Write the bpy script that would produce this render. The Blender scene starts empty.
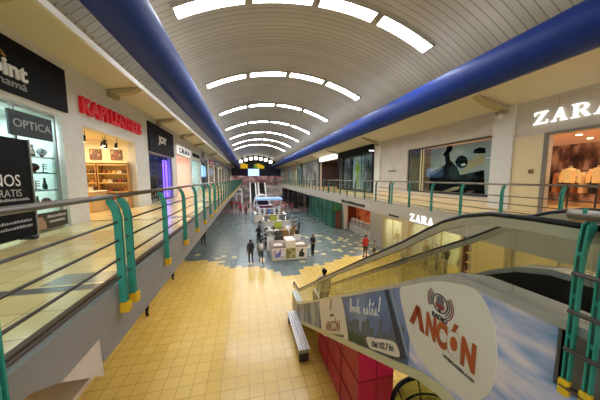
import bpy, bmesh, math, random
from mathutils import Vector, Matrix, Euler
random.seed(7)
PI = math.pi
C = bpy.context.scene.collection
D = bpy.data

# ------------------------------------------------------------------ materials
def lin(c):
    return tuple(((v/255.0)/12.92 if v/255.0 <= .04045 else ((v/255.0+.055)/1.055)**2.4) for v in c[:3]) + (1,)

def newmat(name):
    m = D.materials.new(name); m.use_nodes = True
    nt = m.node_tree; nt.nodes.clear()
    out = nt.nodes.new('ShaderNodeOutputMaterial')
    return m, nt, out

def N(nt, t, **kw):
    n = nt.nodes.new(t)
    for k, v in kw.items():
        if k in n.inputs.keys() if hasattr(n.inputs, 'keys') else False: n.inputs[k].default_value = v
        else: setattr(n, k, v)
    return n

def math_n(nt, op, a, b=None, c=None):
    n = nt.nodes.new('ShaderNodeMath'); n.operation = op
    for i, v in enumerate((a, b, c)):
        if v is None: continue
        if isinstance(v, (int, float)): n.inputs[i].default_value = v
        else: nt.links.new(v, n.inputs[i])
    return n.outputs[0]

def mixc(nt, fac, a, b):
    n = nt.nodes.new('ShaderNodeMix'); n.data_type = 'RGBA'
    for i, v in ((0, fac), (6, a), (7, b)):
        if isinstance(v, (int, float)): n.inputs[i].default_value = v
        elif isinstance(v, tuple): n.inputs[i].default_value = v
        else: nt.links.new(v, n.inputs[i])
    return n.outputs[2]

def coords(nt):
    tc = nt.nodes.new('ShaderNodeTexCoord'); sp = nt.nodes.new('ShaderNodeSeparateXYZ')
    nt.links.new(tc.outputs['Object'], sp.inputs[0])
    return tc.outputs['Object'], sp.outputs[0], sp.outputs[1], sp.outputs[2]

def noise(nt, vec, scale, detail=2.0):
    n = nt.nodes.new('ShaderNodeTexNoise'); n.inputs['Scale'].default_value = scale; n.inputs['Detail'].default_value = detail
    if vec is not None: nt.links.new(vec, n.inputs['Vector'])
    return n.outputs[0]

_cache = {}
def M(rgb, rough=.55, metal=0.0, emit=0.0, var=.07, scale=6.0, name=None, spec=.4):
    key = (rgb, rough, metal, emit, var, scale, spec)
    if key in _cache: return _cache[key]
    m, nt, out = newmat(name or 'surface')
    b = nt.nodes.new('ShaderNodeBsdfPrincipled')
    obj, x, y, z = coords(nt)
    f = noise(nt, obj, scale)
    c = lin(rgb)
    dark = tuple(v*(1-var*1.6) for v in c[:3])+(1,); lite = tuple(min(1, v*(1+var*1.2)) for v in c[:3])+(1,)
    col = mixc(nt, f, dark, lite)
    nt.links.new(col, b.inputs['Base Color'])
    b.inputs['Roughness'].default_value = rough; b.inputs['Metallic'].default_value = metal
    b.inputs['Specular IOR Level'].default_value = spec
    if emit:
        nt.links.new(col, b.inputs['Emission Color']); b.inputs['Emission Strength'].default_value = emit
    nt.links.new(b.outputs[0], out.inputs[0])
    _cache[key] = m
    return m

def emission(name, rgb, s):
    m, nt, out = newmat(name)
    e = nt.nodes.new('ShaderNodeEmission'); obj, x, y, z = coords(nt)
    f = noise(nt, obj, 2.0)
    c = lin(rgb)
    nt.links.new(mixc(nt, f, tuple(v*.96 for v in c[:3])+(1,), c), e.inputs[0])
    e.inputs[1].default_value = s
    nt.links.new(e.outputs[0], out.inputs[0])
    return m

def glass(name, tint=(235, 245, 240), gloss=.10, rough=.02):
    m, nt, out = newmat(name)
    t = nt.nodes.new('ShaderNodeBsdfTransparent'); t.inputs[0].default_value = lin(tint)
    g = nt.nodes.new('ShaderNodeBsdfGlossy'); g.inputs['Roughness'].default_value = rough
    fr = nt.nodes.new('ShaderNodeFresnel'); fr.inputs[0].default_value = 1.35
    fac = math_n(nt, 'MULTIPLY', fr.outputs[0], gloss*8)
    fac = math_n(nt, 'MINIMUM', fac, .45)
    mx = nt.nodes.new('ShaderNodeMixShader')
    nt.links.new(fac, mx.inputs[0]); nt.links.new(t.outputs[0], mx.inputs[1]); nt.links.new(g.outputs[0], mx.inputs[2])
    nt.links.new(mx.outputs[0], out.inputs[0])
    return m

def grid_lines(nt, u, v, size, w):
    fu = math_n(nt, 'FRACT', math_n(nt, 'DIVIDE', u, size)); fv = math_n(nt, 'FRACT', math_n(nt, 'DIVIDE', v, size))
    return math_n(nt, 'MAXIMUM', math_n(nt, 'LESS_THAN', fu, w), math_n(nt, 'LESS_THAN', fv, w))

def cellrand(nt, u, v, size, seed=0.0):
    cu = math_n(nt, 'FLOOR', math_n(nt, 'DIVIDE', u, size)); cv = math_n(nt, 'FLOOR', math_n(nt, 'DIVIDE', v, size))
    cb = nt.nodes.new('ShaderNodeCombineXYZ'); nt.links.new(cu, cb.inputs[0]); nt.links.new(cv, cb.inputs[1]); cb.inputs[2].default_value = seed
    wn = nt.nodes.new('ShaderNodeTexWhiteNoise'); nt.links.new(cb.outputs[0], wn.inputs[0])
    return wn.outputs[0], cu, cv

def mat_floor_lower():
    m, nt, out = newmat('mall_floor_tiles')
    obj, x, y, z = coords(nt)
    S = .4
    xs = math_n(nt, 'ADD', x, 40.06); ys = math_n(nt, 'ADD', y, 40.1)
    r, cu, cv = cellrand(nt, xs, ys, S)
    yellow = mixc(nt, r, lin((214, 180, 92)), lin((222, 190, 104)))
    grey = mixc(nt, r, lin((92, 108, 112)), lin((110, 126, 128)))
    # the yellow field ends in a stepped zigzag
    t = math_n(nt, 'MULTIPLY', cu, S)                       # = x+40 of the tile
    d1 = math_n(nt, 'ABSOLUTE', math_n(nt, 'SUBTRACT', t, 42.6))
    edge = math_n(nt, 'ADD', math_n(nt, 'MULTIPLY', d1, .62), 13.5)
    edge = math_n(nt, 'MINIMUM', edge, 19.0)
    edge = math_n(nt, 'ADD', edge, math_n(nt, 'MULTIPLY', math_n(nt, 'SINE', math_n(nt, 'MULTIPLY', t, 1.9)), .35))
    edge = math_n(nt, 'SUBTRACT', edge, math_n(nt, 'MULTIPLY', math_n(nt, 'GREATER_THAN', t, 45.5), math_n(nt, 'MULTIPLY', math_n(nt, 'SUBTRACT', t, 45.5), .40)))
    yt = math_n(nt, 'SUBTRACT', math_n(nt, 'MULTIPLY', cv, S), 40.0)
    isy = math_n(nt, 'LESS_THAN', yt, edge)
    # single yellow accent tiles beyond, thinning out with distance
    r2, _, _ = cellrand(nt, xs, ys, S, 5.0)
    band = math_n(nt, 'MULTIPLY', math_n(nt, 'LESS_THAN', yt, 19.0), math_n(nt, 'GREATER_THAN', r2, .90))
    band2 = math_n(nt, 'MULTIPLY', math_n(nt, 'MULTIPLY', math_n(nt, 'LESS_THAN', yt, 23.0), math_n(nt, 'GREATER_THAN', x, 4.6)), math_n(nt, 'GREATER_THAN', r2, .84))
    acc = math_n(nt, 'MAXIMUM', band, band2)
    accc = mixc(nt, acc, grey, lin((196, 186, 142)))
    col = mixc(nt, isy, accc, yellow)
    # pinkish far zone
    far = math_n(nt, 'GREATER_THAN', yt, 40.0)
    col = mixc(nt, far, col, lin((158, 136, 132)))
    ln = grid_lines(nt, xs, ys, S, .035)
    col = mixc(nt, math_n(nt, 'MULTIPLY', ln, .75), col, mixc(nt, isy, lin((84, 98, 102)), lin((128, 88, 28))))
    n = noise(nt, obj, .5, 3)
    col = mixc(nt, math_n(nt, 'MULTIPLY', n, .16), col, lin((120, 96, 60)))
    b = nt.nodes.new('ShaderNodeBsdfPrincipled'); nt.links.new(col, b.inputs['Base Color'])
    b.inputs['Roughness'].default_value = .22; b.inputs['Specular IOR Level'].default_value = .5
    nt.links.new(b.outputs[0], out.inputs[0])
    return m

def mat_floor_upper():
    m, nt, out = newmat('gallery_floor_tiles')
    obj, x, y, z = coords(nt)
    S = .45
    xs = math_n(nt, 'ADD', x, 40.0); ys = math_n(nt, 'ADD', y, 40.0)
    r, cu, cv = cellrand(nt, xs, ys, S)
    col = mixc(nt, r, lin((232, 206, 138)), lin((240, 220, 158)))
    r2, _, _ = cellrand(nt, xs, ys, S*2, 3.0)
    col = mixc(nt, math_n(nt, 'MULTIPLY', math_n(nt, 'GREATER_THAN', r2, .86), .5), col, lin((226, 176, 112)))
    # grey inlay bands across the gallery and parallelogram inlays
    ym = math_n(nt, 'SUBTRACT', y, math_n(nt, 'MULTIPLY', math_n(nt, 'FLOOR', math_n(nt, 'DIVIDE', math_n(nt, 'ADD', y, 2.0), 5.2)), 5.2))
    band = math_n(nt, 'MULTIPLY', math_n(nt, 'GREATER_THAN', ym, -1.98), math_n(nt, 'LESS_THAN', ym, -1.82))
    xi = math_n(nt, 'ADD', x, math_n(nt, 'MULTIPLY', ym, -.15))
    para = math_n(nt, 'MULTIPLY', math_n(nt, 'MULTIPLY', math_n(nt, 'GREATER_THAN', ym, -1.78), math_n(nt, 'LESS_THAN', ym, -1.4)),
                  math_n(nt, 'MULTIPLY', math_n(nt, 'GREATER_THAN', xi, -2.3), math_n(nt, 'LESS_THAN', xi, -1.5)))
    col = mixc(nt, para, col, lin((150, 152, 130)))
    near = math_n(nt, 'LESS_THAN', x, 1.0)
    col = mixc(nt, math_n(nt, 'MULTIPLY', band, near), col, lin((112, 110, 106)))
    ln = grid_lines(nt, xs, ys, S, .025)
    col = mixc(nt, math_n(nt, 'MULTIPLY', ln, .75), col, lin((158, 116, 60)))
    b = nt.nodes.new('ShaderNodeBsdfPrincipled'); nt.links.new(col, b.inputs['Base Color'])
    b.inputs['Roughness'].default_value = .18
    nt.links.new(b.outputs[0], out.inputs[0])
    return m

def mat_ceiling():
    m, nt, out = newmat('vault_panels')
    obj, x, y, z = coords(nt)
    f = math_n(nt, 'FRACT', math_n(nt, 'DIVIDE', math_n(nt, 'ADD', y, 40.0), .30))
    ln = math_n(nt, 'LESS_THAN', f, .10)
    rr, cu, cv = cellrand(nt, x, math_n(nt, 'ADD', y, 40.0), .30)
    wn = nt.nodes.new('ShaderNodeTexWhiteNoise'); wn.noise_dimensions = '1D'; nt.links.new(cv, wn.inputs['W'])
    col = mixc(nt, wn.outputs[0], lin((168, 161, 144)), lin((180, 173, 155)))
    col = mixc(nt, ln, col, lin((112, 106, 92)))
    n = noise(nt, obj, .35, 2)
    col = mixc(nt, math_n(nt, 'MULTIPLY', n, .2), col, lin((150, 140, 118)))
    b = nt.nodes.new('ShaderNodeBsdfPrincipled'); nt.links.new(col, b.inputs['Base Color'])
    b.inputs['Roughness'].default_value = .45
    bp = nt.nodes.new('ShaderNodeBump'); bp.inputs['Strength'].default_value = .5; bp.inputs['Distance'].default_value = .03; bp.invert = True
    nt.links.new(ln, bp.inputs['Height']); nt.links.new(bp.outputs[0], b.inputs['Normal'])
    nt.links.new(b.outputs[0], out.inputs[0])
    return m

def mat_stone():
    m, nt, out = newmat('stone_cladding')
    obj, x, y, z = coords(nt)
    n = noise(nt, obj, 1.2, 6)
    col = mixc(nt, n, lin((182, 173, 158)), lin((210, 202, 188)))
    f1 = math_n(nt, 'LESS_THAN', math_n(nt, 'FRACT', math_n(nt, 'DIVIDE', y, 1.6)), .012)
    f2 = math_n(nt, 'LESS_THAN', math_n(nt, 'FRACT', math_n(nt, 'DIVIDE', z, 1.1)), .012)
    col = mixc(nt, math_n(nt, 'MULTIPLY', math_n(nt, 'MAXIMUM', f1, f2), .5), col, lin((110, 100, 88)))
    b = nt.nodes.new('ShaderNodeBsdfPrincipled'); nt.links.new(col, b.inputs['Base Color']); b.inputs['Roughness'].default_value = .6
    nt.links.new(b.outputs[0], out.inputs[0])
    return m

def mat_sky():                       # printed sky of the advertising vinyl
    m, nt, out = newmat('printed_sky')
    tc = nt.nodes.new('ShaderNodeTexCoord'); mp = nt.nodes.new('ShaderNodeMapping')
    nt.links.new(tc.outputs['Object'], mp.inputs[0])
    mp.inputs['Rotation'].default_value = (math.radians(-28), 0, 0); mp.inputs['Scale'].default_value = (1, 1.1, 5.0)
    n = noise(nt, mp.outputs[0], 1.4, 5)
    cr = nt.nodes.new('ShaderNodeValToRGB'); nt.links.new(n, cr.inputs[0])
    e = cr.color_ramp.elements
    e[0].position = .36; e[0].color = lin((126, 158, 208)); e[1].position = .60; e[1].color = lin((236, 222, 230))
    k = e.new(.48); k.color = lin((190, 192, 222))
    b = nt.nodes.new('ShaderNodeBsdfPrincipled'); nt.links.new(cr.outputs[0], b.inputs['Base Color']); b.inputs['Roughness'].default_value = .4
    nt.links.new(b.outputs[0], out.inputs[0])
    return m

def mat_blotch(name, cols, scale, rough=.5, emit=0.0, detail=3, stretch=(1, 1, 1)):
    m, nt, out = newmat(name)
    tc = nt.nodes.new('ShaderNodeTexCoord'); mp = nt.nodes.new('ShaderNodeMapping')
    nt.links.new(tc.outputs['Object'], mp.inputs[0]); mp.inputs['Scale'].default_value = stretch
    n = noise(nt, mp.outputs[0], scale, detail)
    cr = nt.nodes.new('ShaderNodeValToRGB'); nt.links.new(n, cr.inputs[0])
    e = cr.color_ramp.elements
    ps = [.35 + .3*i/(len(cols)-1) for i in range(len(cols))]
    e[0].position = ps[0]; e[0].color = lin(cols[0]); e[1].position = ps[-1]; e[1].color = lin(cols[-1])
    for p, c in list(zip(ps, cols))[1:-1]: k = e.new(p); k.color = lin(c)
    b = nt.nodes.new('ShaderNodeBsdfPrincipled'); nt.links.new(cr.outputs[0], b.inputs['Base Color']); b.inputs['Roughness'].default_value = rough
    if emit: nt.links.new(cr.outputs[0], b.inputs['Emission Color']); b.inputs['Emission Strength'].default_value = emit
    nt.links.new(b.outputs[0], out.inputs[0])
    return m

FLOOR = mat_floor_lower(); GALLERY = mat_floor_upper(); VAULT = mat_ceiling(); STONE = mat_stone(); SKY = mat_sky()
WHITE = M((216, 213, 206)); WALLW = M((214, 211, 203)); CREAM = M((206, 192, 156)); SOFFIT = M((206, 198, 174), var=.04)
GREYF = M((150, 148, 144), .6); BROWN = M((92, 70, 46)); TEAL = M((52, 150, 134), .45); DTEAL = M((30, 84, 68), .5)
YEL = M((232, 186, 30), .5); RAIL = M((132, 122, 110), .35, .6); BAR = M((92, 84, 76), .4, .5)
BLUE = M((20, 50, 126), .55, .0, var=.08, scale=2, spec=.22); DBLUE = M((22, 34, 66), .4)
BLACK = M((13, 13, 15), .6, spec=.15); DARK = M((44, 42, 42), .5); CHROME = M((196, 196, 194), .25, .9); STEEL = M((158, 156, 150), .38, .8)
RED = M((206, 16, 28), .5, emit=.06); LETW = emission('lit_white_letter', (255, 253, 248), 1.0)  # RED glows faintly to brighten the handbag shop letters
LETWP = M((236, 234, 228)); REDBOX = M((186, 34, 74), .35); RUBBER = M((20, 18, 18), .45)
GL = glass('clear_glass', (240, 246, 243), .025); GLB = glass('balustrade_glass', (240, 242, 236), .05); GLG = glass('green_glass', (196, 202, 176), .06)
TRIMW = M((226, 222, 212), .4); BEIGE = M((206, 188, 148)); ORANGE = M((206, 112, 54), .5); DORANGE = M((188, 84, 38), .5)
SKINT = M((150, 104, 78), .5); SKIND = M((112, 76, 56), .5); GOLD = M((196, 150, 50), .35, .6)
LIGHT = emission('light_diffuser', (246, 249, 255), 24.0); LIGHTFAR = emission('skylight_glow', (255, 250, 236), 3.0)
ADW = M((228, 218, 204), .5, var=.02)

# ------------------------------------------------------------------ mesh helper
class MB:
    def __init__(s): s.v = []; s.f = []; s.smooth = False
    def add(s, vs, fs):
        o = len(s.v); s.v += [tuple(v) for v in vs]; s.f += [tuple(i+o for i in f) for f in fs]; return s
    def box(s, x0, x1, y0, y1, z0, z1):
        return s.add([(x0,y0,z0),(x1,y0,z0),(x1,y1,z0),(x0,y1,z0),(x0,y0,z1),(x1,y0,z1),(x1,y1,z1),(x0,y1,z1)],
                     [(0,3,2,1),(4,5,6,7),(0,1,5,4),(1,2,6,5),(2,3,7,6),(3,0,4,7)])
    def rbox(s, cx, cy, z0, z1, w, d, ang=0.0, taper=1.0):
        vs = []
        for z, t in ((z0, 1.0), (z1, taper)):
            for sx, sy in ((-1,-1),(1,-1),(1,1),(-1,1)):
                lx, ly = sx*w/2*t, sy*d/2*t
                vs.append((cx+lx*math.cos(ang)-ly*math.sin(ang), cy+lx*math.sin(ang)+ly*math.cos(ang), z))
        return s.add(vs, [(0,3,2,1),(4,5,6,7),(0,1,5,4),(1,2,6,5),(2,3,7,6),(3,0,4,7)])
    def tube(s, pts, r, n=10, closed=False):
        pts = [Vector(p) for p in pts]; rings = []
        up = None
        for i, p in enumerate(pts):
            if closed: t = pts[(i+1) % len(pts)] - pts[i-1]
            else: t = pts[min(i+1, len(pts)-1)] - pts[max(i-1, 0)]
            t.normalize()
            if up is None:
                a = Vector((0,0,1)) if abs(t.z) < .9 else Vector((1,0,0)); up = (a - t*a.dot(t)).normalized()
            else: up = (up - t*up.dot(t)).normalized()
            b = t.cross(up); rr = r[i] if isinstance(r, (list, tuple)) else r
            rings.append([p + up*rr*math.cos(2*PI*k/n) + b*rr*math.sin(2*PI*k/n) for k in range(n)])
        vs = [v for ring in rings for v in ring]; fs = []
        L = len(rings)
        for i in range(L if closed else L-1):
            for k in range(n):
                a, b2 = i*n+k, i*n+(k+1) % n; c, d = ((i+1) % L)*n+(k+1) % n, ((i+1) % L)*n+k
                fs.append((a, b2, c, d))
        if not closed: fs.append(tuple(range(n))[::-1]); fs.append(tuple((L-1)*n+k for k in range(n)))
        return s.add(vs, fs)
    def lathe(s, cx, cy, prof, n=16, ax='z'):
        vs = []; fs = []
        for r, z in prof:
            for k in range(n): vs.append((cx+r*math.cos(2*PI*k/n), cy+r*math.sin(2*PI*k/n), z))
        for i in range(len(prof)-1):
            for k in range(n): fs.append((i*n+k, i*n+(k+1) % n, (i+1)*n+(k+1) % n, (i+1)*n+k))
        fs.append(tuple(range(n))[::-1]); fs.append(tuple((len(prof)-1)*n+k for k in range(n)))
        return s.add(vs, fs)
    def prism(s, pts, axis, a0, a1):
        """2-D outline extruded along an axis: x: pts are (y,z); y: (x,z); z: (x,y)"""
        def p3(p, a): return (a,p[0],p[1]) if axis == 'x' else ((p[0],a,p[1]) if axis == 'y' else (p[0],p[1],a))
        n = len(pts); vs = [p3(p, a0) for p in pts]+[p3(p, a1) for p in pts]
        fs = [tuple(range(n))[::-1], tuple(range(n, 2*n))]+[(i, (i+1) % n, n+(i+1) % n, n+i) for i in range(n)]
        return s.add(vs, fs)
    def ribbon(s, pa, pb, axis, a0, a1):
        """strip between two polylines (same length), extruded along axis"""
        for i in range(len(pa)-1): s.prism([pa[i], pa[i+1], pb[i+1], pb[i]], axis, a0, a1)
        return s
    def sphere(s, c, r, n=10, m=7):
        rx, ry, rz = r if isinstance(r, tuple) else (r, r, r)
        prof = []
        vs = []; fs = []
        for i in range(1, m):
            t = PI*i/m
            for k in range(n): vs.append((c[0]+rx*math.sin(t)*math.cos(2*PI*k/n), c[1]+ry*math.sin(t)*math.sin(2*PI*k/n), c[2]-rz*math.cos(t)))
        vs += [(c[0],c[1],c[2]-rz), (c[0],c[1],c[2]+rz)]; B = (m-1)*n
        for i in range(m-2):
            for k in range(n): fs.append((i*n+k, i*n+(k+1) % n, (i+1)*n+(k+1) % n, (i+1)*n+k))
        for k in range(n): fs.append((B, (k+1) % n, k)); fs.append((B+1, (m-2)*n+k, (m-2)*n+(k+1) % n))
        return s.add(vs, fs)
    def build(s, name, mat, parent=None, smooth=False, bevel=0.0):
        o0 = wpos(parent)
        me = D.meshes.new(name)
        me.from_pydata([(v[0]-o0[0], v[1]-o0[1], v[2]-o0[2]) for v in s.v], [], s.f)
        bm = bmesh.new(); bm.from_mesh(me); bmesh.ops.recalc_face_normals(bm, faces=bm.faces); bm.to_mesh(me); bm.free()
        me.materials.append(mat)
        if smooth:
            for p in me.polygons: p.use_smooth = True
        o = D.objects.new(name, me); C.objects.link(o)
        if parent is not None: o.parent = parent
        if bevel:
            b = o.modifiers.new('bevel', 'BEVEL'); b.width = bevel; b.segments = 2; b.limit_method = 'ANGLE'
        return o

def wpos(o):
    p = Vector((0, 0, 0))
    while o is not None: p = p+o.location; o = o.parent
    return p

def tag(o, label, cat, group=None):
    o['label'] = label; o['category'] = cat
    if group: o['group'] = group
    return o
def thing(name, label, cat, loc=(0,0,0), group=None):
    o = D.objects.new(name, None); C.objects.link(o); o.location = loc; o.empty_display_size = .1
    return tag(o, label, cat, group)
def struct(name, mb, mat, parent=None, **k):
    o = mb.build(name, mat, parent, **k)
    if parent is None: o['kind'] = 'structure'
    return o
def dup(root, loc, label=None, group=None, rotz=None):
    r = root.copy(); C.objects.link(r); r.location = loc
    if rotz is not None: r.rotation_euler = (0, 0, rotz)
    if label: r['label'] = label
    if group: r['group'] = group
    for ch in list(root.children):
        c = ch.copy(); C.objects.link(c); c.parent = r
        for g in list(ch.children):
            d = g.copy(); C.objects.link(d); d.parent = c
    return r
def bx(x0, x1, y0, y1, z0, z1): return MB().box(x0, x1, y0, y1, z0, z1)
ORD = ['first','second','third','fourth','fifth','sixth','seventh','eighth','ninth','tenth','eleventh','twelfth','thirteenth','fourteenth']

# lettering: built-in font outlined to a mesh, then laid into the frame O + s*U + t*V
def text_mesh(body, O, U, V, depth=.01, bold=0.0, shear=0.0):
    cu = D.curves.new('lettering', 'FONT'); cu.body = body; cu.size = 1.0; cu.offset = bold; cu.shear = shear
    cu.resolution_u = 3; cu.extrude = .5
    ob = D.objects.new('lettering', cu); C.objects.link(ob)
    dg = bpy.context.evaluated_depsgraph_get(); dg.update()
    me = D.meshes.new_from_object(ob.evaluated_get(dg))
    vs = [v.co.copy() for v in me.vertices]; fs = [tuple(p.vertices) for p in me.polygons]
    D.objects.remove(ob); D.curves.remove(cu); D.meshes.remove(me)
    x0 = min(v.x for v in vs); x1 = max(v.x for v in vs); y0 = min(v.y for v in vs); y1 = max(v.y for v in vs)
    O = Vector(O); U = Vector(U); V = Vector(V); n = U.cross(V).normalized()
    mb = MB(); mb.add([O+U*((v.x-x0)/(x1-x0))+V*((v.y-y0)/(y1-y0))+n*(depth*(v.z+.5)) for v in vs], fs)
    return mb
def quads_mesh(quads, O, U, V, depth=.02):
    O = Vector(O); U = Vector(U); V = Vector(V); n = U.cross(V).normalized(); mb = MB()
    for q in quads:
        k = len(q); vs = [O+U*a+V*b for a, b in q]+[O+U*a+V*b+n*depth for a, b in q]
        mb.add(vs, [tuple(range(k))[::-1], tuple(range(k, 2*k))]+[(i, (i+1) % k, k+(i+1) % k, k+i) for i in range(k)])
    return mb
GLY = {
 'Z': [[(.05,.9),(.95,.9),(.95,1),(.05,1)],[(.02,0),(.27,0),(.95,1),(.70,1)],[(.02,0),(.95,0),(.95,.1),(.02,.1)],[(.05,.72),(.10,.72),(.14,1),(.05,1)],[(.90,0),(.97,0),(.97,.30),(.92,.30)]],
 'A': [[(.10,0),(.19,0),(.57,1),(.48,1)],[(.68,0),(.92,0),(.60,1),(.44,1)],[(.25,.3),(.75,.3),(.72,.39),(.28,.39)],[(0,0),(.32,0),(.32,.07),(0,.07)],[(.58,0),(1.02,0),(1.02,.07),(.58,.07)]],
 'R': [[(.12,0),(.34,0),(.34,1),(.12,1)],[(0,.92),(.6,.92),(.6,1),(0,1)],[(0,0),(.46,0),(.46,.07),(0,.07)],[(.3,.46),(.58,.46),(.58,.53),(.3,.53)],[(.44,.5),(.66,.5),(1.06,0),(.78,0)]],
}
for k in range(6):
    a, b = PI/2-PI*k/6, PI/2-PI*(k+1)/6
    P_ = lambda t, rx, ry: (.55+rx*math.cos(t), .73+ry*math.sin(t))
    GLY['R'].append([P_(a,.37,.27),P_(b,.37,.27),P_(b,.15,.20),P_(a,.15,.20)])
def serif_word(word, O, U, V, depth=.03, gap=.22):
    n = len(word); w = 1.0/(n+gap*(n-1)); q = []
    for i, ch in enumerate(word):
        for g in GLY[ch]: q.append([(w*(i*(1+gap)+a), b) for a, b in g])
    return quads_mesh(q, O, U, V, depth)
def scribble(O, U, V, n, depth=.004, seed=1):
    """a row of unreadably small print as short strokes"""
    rnd = random.Random(seed); q = []; x = 0.0
    while x < 1:
        w = rnd.uniform(.02, .05)
        q.append([(x,0),(min(1, x+w),0),(min(1, x+w),rnd.uniform(.6,1)),(x,rnd.uniform(.6,1))]); x += w+.018
    return quads_mesh(q, O, U, V, depth)

# ------------------------------------------------------------------ camera
FOC, PXC, PYC = 232.0, -53.0, 22.0
th = math.atan(PYC/FOC); ps = math.atan(53*math.cos(th)/FOC)
cam = D.cameras.new('camera'); cam.sensor_width = 36; cam.lens = FOC/600*36; cam.clip_start = .05; cam.clip_end = 400
co = D.objects.new('camera', cam); C.objects.link(co)
co.location = (0, 0, 5.95); co.rotation_euler = Euler((PI/2-th, 0, -ps), 'XYZ')
bpy.context.scene.camera = co

XL, XR = -4.9, 11.1        # shop fronts
EL, ER = -1.62, 7.70       # gallery edges
SL = 4.6                   # gallery floor level
YE = 80.0                  # end of the hall

# ------------------------------------------------------------------ setting: floors, galleries, vault
struct('floor', bx(-9, 19, -6, YE, -.2, 0), FLOOR)
struct('floor', bx(XL-4, EL-.12, -6, YE, 4.2, SL), GALLERY)
struct('floor', bx(ER+.1, XR+8, -6, YE, 4.2, SL), GALLERY)
struct('floor', bx(EL, 1.96, -6, -.9, 4.2, SL), GALLERY)
struct('floor', bx(2.08, ER+.1, -6, .95, 4.2, SL), GALLERY)
# left fascia with the stepped notch where a pale gusset shows
struct('trim_1', MB().prism([(-6,SL-.003),(YE,SL-.003),(YE,3.87),(2.89,3.87),(2.87,4.19),(2.29,4.17),(2.0,4.34),(-6,4.34)], 'x', EL-.12, EL), GREYF)
struct('trim_2', bx(EL-.18, EL-.115, -6, YE, SL-.02, SL+.035), BROWN)
struct('trim_3', MB().prism([(2.87,4.19),(2.89,3.70),(2.29,4.165)], 'x', EL-.10, EL-.02), M((226, 214, 200)))
struct('trim_3', bx(EL-.7, EL-.13, 2.1, 2.9, 3.68, 3.74), M((226, 214, 200)))
# right fascia
struct('trim_4', bx(ER, ER+.12, 1.0, YE, 3.82, SL+.01), M((176, 170, 154)))
struct('ceiling', bx(ER+.12, XR, 1.0, YE, 4.05, 4.15), M((190, 182, 164)))
struct('ceiling', bx(XL, EL-.12, 3.0, YE, 3.9, 3.98), M((190, 182, 164)))
# vault
AX, AZ, R0 = 3.0, 13.38, 12.2
def vault_pt(dx, off=0.0):
    a = math.asin(dx/R0); r = R0-off
    return (AX+r*math.sin(a), AZ-R0+r*math.cos(a))
mb = MB(); n = 48
va = [vault_pt(-8.3+16.6*i/n) for i in range(n+1)]; vb = [vault_pt(-8.3+16.6*i/n, -.15) for i in range(n+1)]
mb.ribbon(va, vb, 'y', -6, YE)
struct('ceiling', mb, VAULT)
# soffits over the galleries and their white edge trims
struct('trim_5', MB().prism([(-3.9,9.36),(XL-.1,9.15),(XL-.1,9.28),(-3.9,9.48)], 'y', -6, YE), SOFFIT)
struct('trim_6', bx(-3.92, -3.84, -6, YE, 9.33, 9.50), TRIMW)
struct('trim_7', MB().prism([(9.3,9.40),(XR+.1,8.97),(XR+.1,9.12),(9.3,9.54)], 'y', -6, YE), SOFFIT)
struct('trim_8', bx(9.22, 9.30, -6, YE, 9.40, 9.58), TRIMW)
struct('trim_9', MB().prism([(-3.9,9.48),(-5.3,10.30),(-5.2,10.45),(-3.8,9.6)], 'y', -6, YE), VAULT)
struct('trim_9', MB().prism([(9.3,9.56),(11.3,10.30),(11.2,10.45),(9.2,9.66)], 'y', -6, YE), VAULT)

# ------------------------------------------------------------------ walls with shop bays
lamps = []
def lamp(x, y, z, sx, sy, e, rgb=(255, 240, 215), rot=None):
    l = D.lights.new('shop_or_fill_light', 'AREA'); l.shape = 'RECTANGLE'; l.size = sx; l.size_y = sy; l.energy = e; l.color = lin(rgb)[:3]
    o = D.objects.new('shop_or_fill_light', l); C.objects.link(o); o.location = (x, y, z)
    if rot: o.rotation_euler = rot
    return o
wn = [0]
def window(x, y0, y1, z0, z1, mull=(), fr=DARK, g=GL, t=.05):
    """glazed shop front across the plane x: pane plus frame"""
    wn[0] += 1
    m = MB()
    m.box(x-t/2, x+t/2, y0, y0+.06, z0, z1).box(x-t/2, x+t/2, y1-.06, y1, z0, z1).box(x-t/2, x+t/2, y0+.06, y1-.06, z0, z0+.06).box(x-t/2, x+t/2, y0+.06, y1-.06, z1-.06, z1)
    for q in mull: m.box(x-t/2, x+t/2, q-.025, q+.025, z0+.06, z1-.06)
    w = struct('window_%d' % wn[0], m, fr)
    bx(x-.004, x+.004, y0+.03, y1-.03, z0+.03, z1-.03).build('pane', g, w)
    return w

LB = [(-6,7.78,7.62),(8.62,12.05,7.55),(13.5,17.4,7.3),(18.4,22.2,7.6),(23.2,27.0,7.7),(27.4,32,8.2),(33,37.5,7.7),(38.5,43,7.9),(44,48.5,7.6),(49.5,54,7.9),(55,60,7.7),(61,66,7.9),(67,72,7.7),(73,79,7.8)]
mb = MB(); y = -6
for i, (a, b, zt) in enumerate(LB):
    if a > y: mb.box(XL-.3, XL, y, a, SL, 9.18)
    mb.box(XL-.3, XL, a, b, zt, 9.18); y = b
mb.box(XL-.3, XL, y, YE, SL, 9.18)
struct('wall_left', mb, WALLW)
struct('wall_left', bx(XL-.3, XL, -6, YE, 0, 4.19), M((150, 140, 124)))
RB = [(2.6,6.64,7.57,SL),(8.65,14.5,7.92,5.02),(18.85,26.9,9.0,SL),(27.2,34.8,8.35,SL),(35.2,46.6,9.0,SL),(47.2,52,7.9,SL),(53,58,8.1,SL),(59,64,7.9,SL),(65,70,8.1,SL),(71,79,7.9,SL)]
mb = MB(); y = -6
for a, b, zt, z0 in RB:
    if a > y: mb.box(XR, XR+.3, y, a, SL, 9.05)
    mb.box(XR, XR+.3, a, b, zt, 9.05)
    if z0 > SL: mb.box(XR, XR+.3, a, b, SL, z0)
    y = b
mb.box(XR, XR+.3, y, YE, SL, 9.05)
struct('wall_right', mb, STONE)
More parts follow.
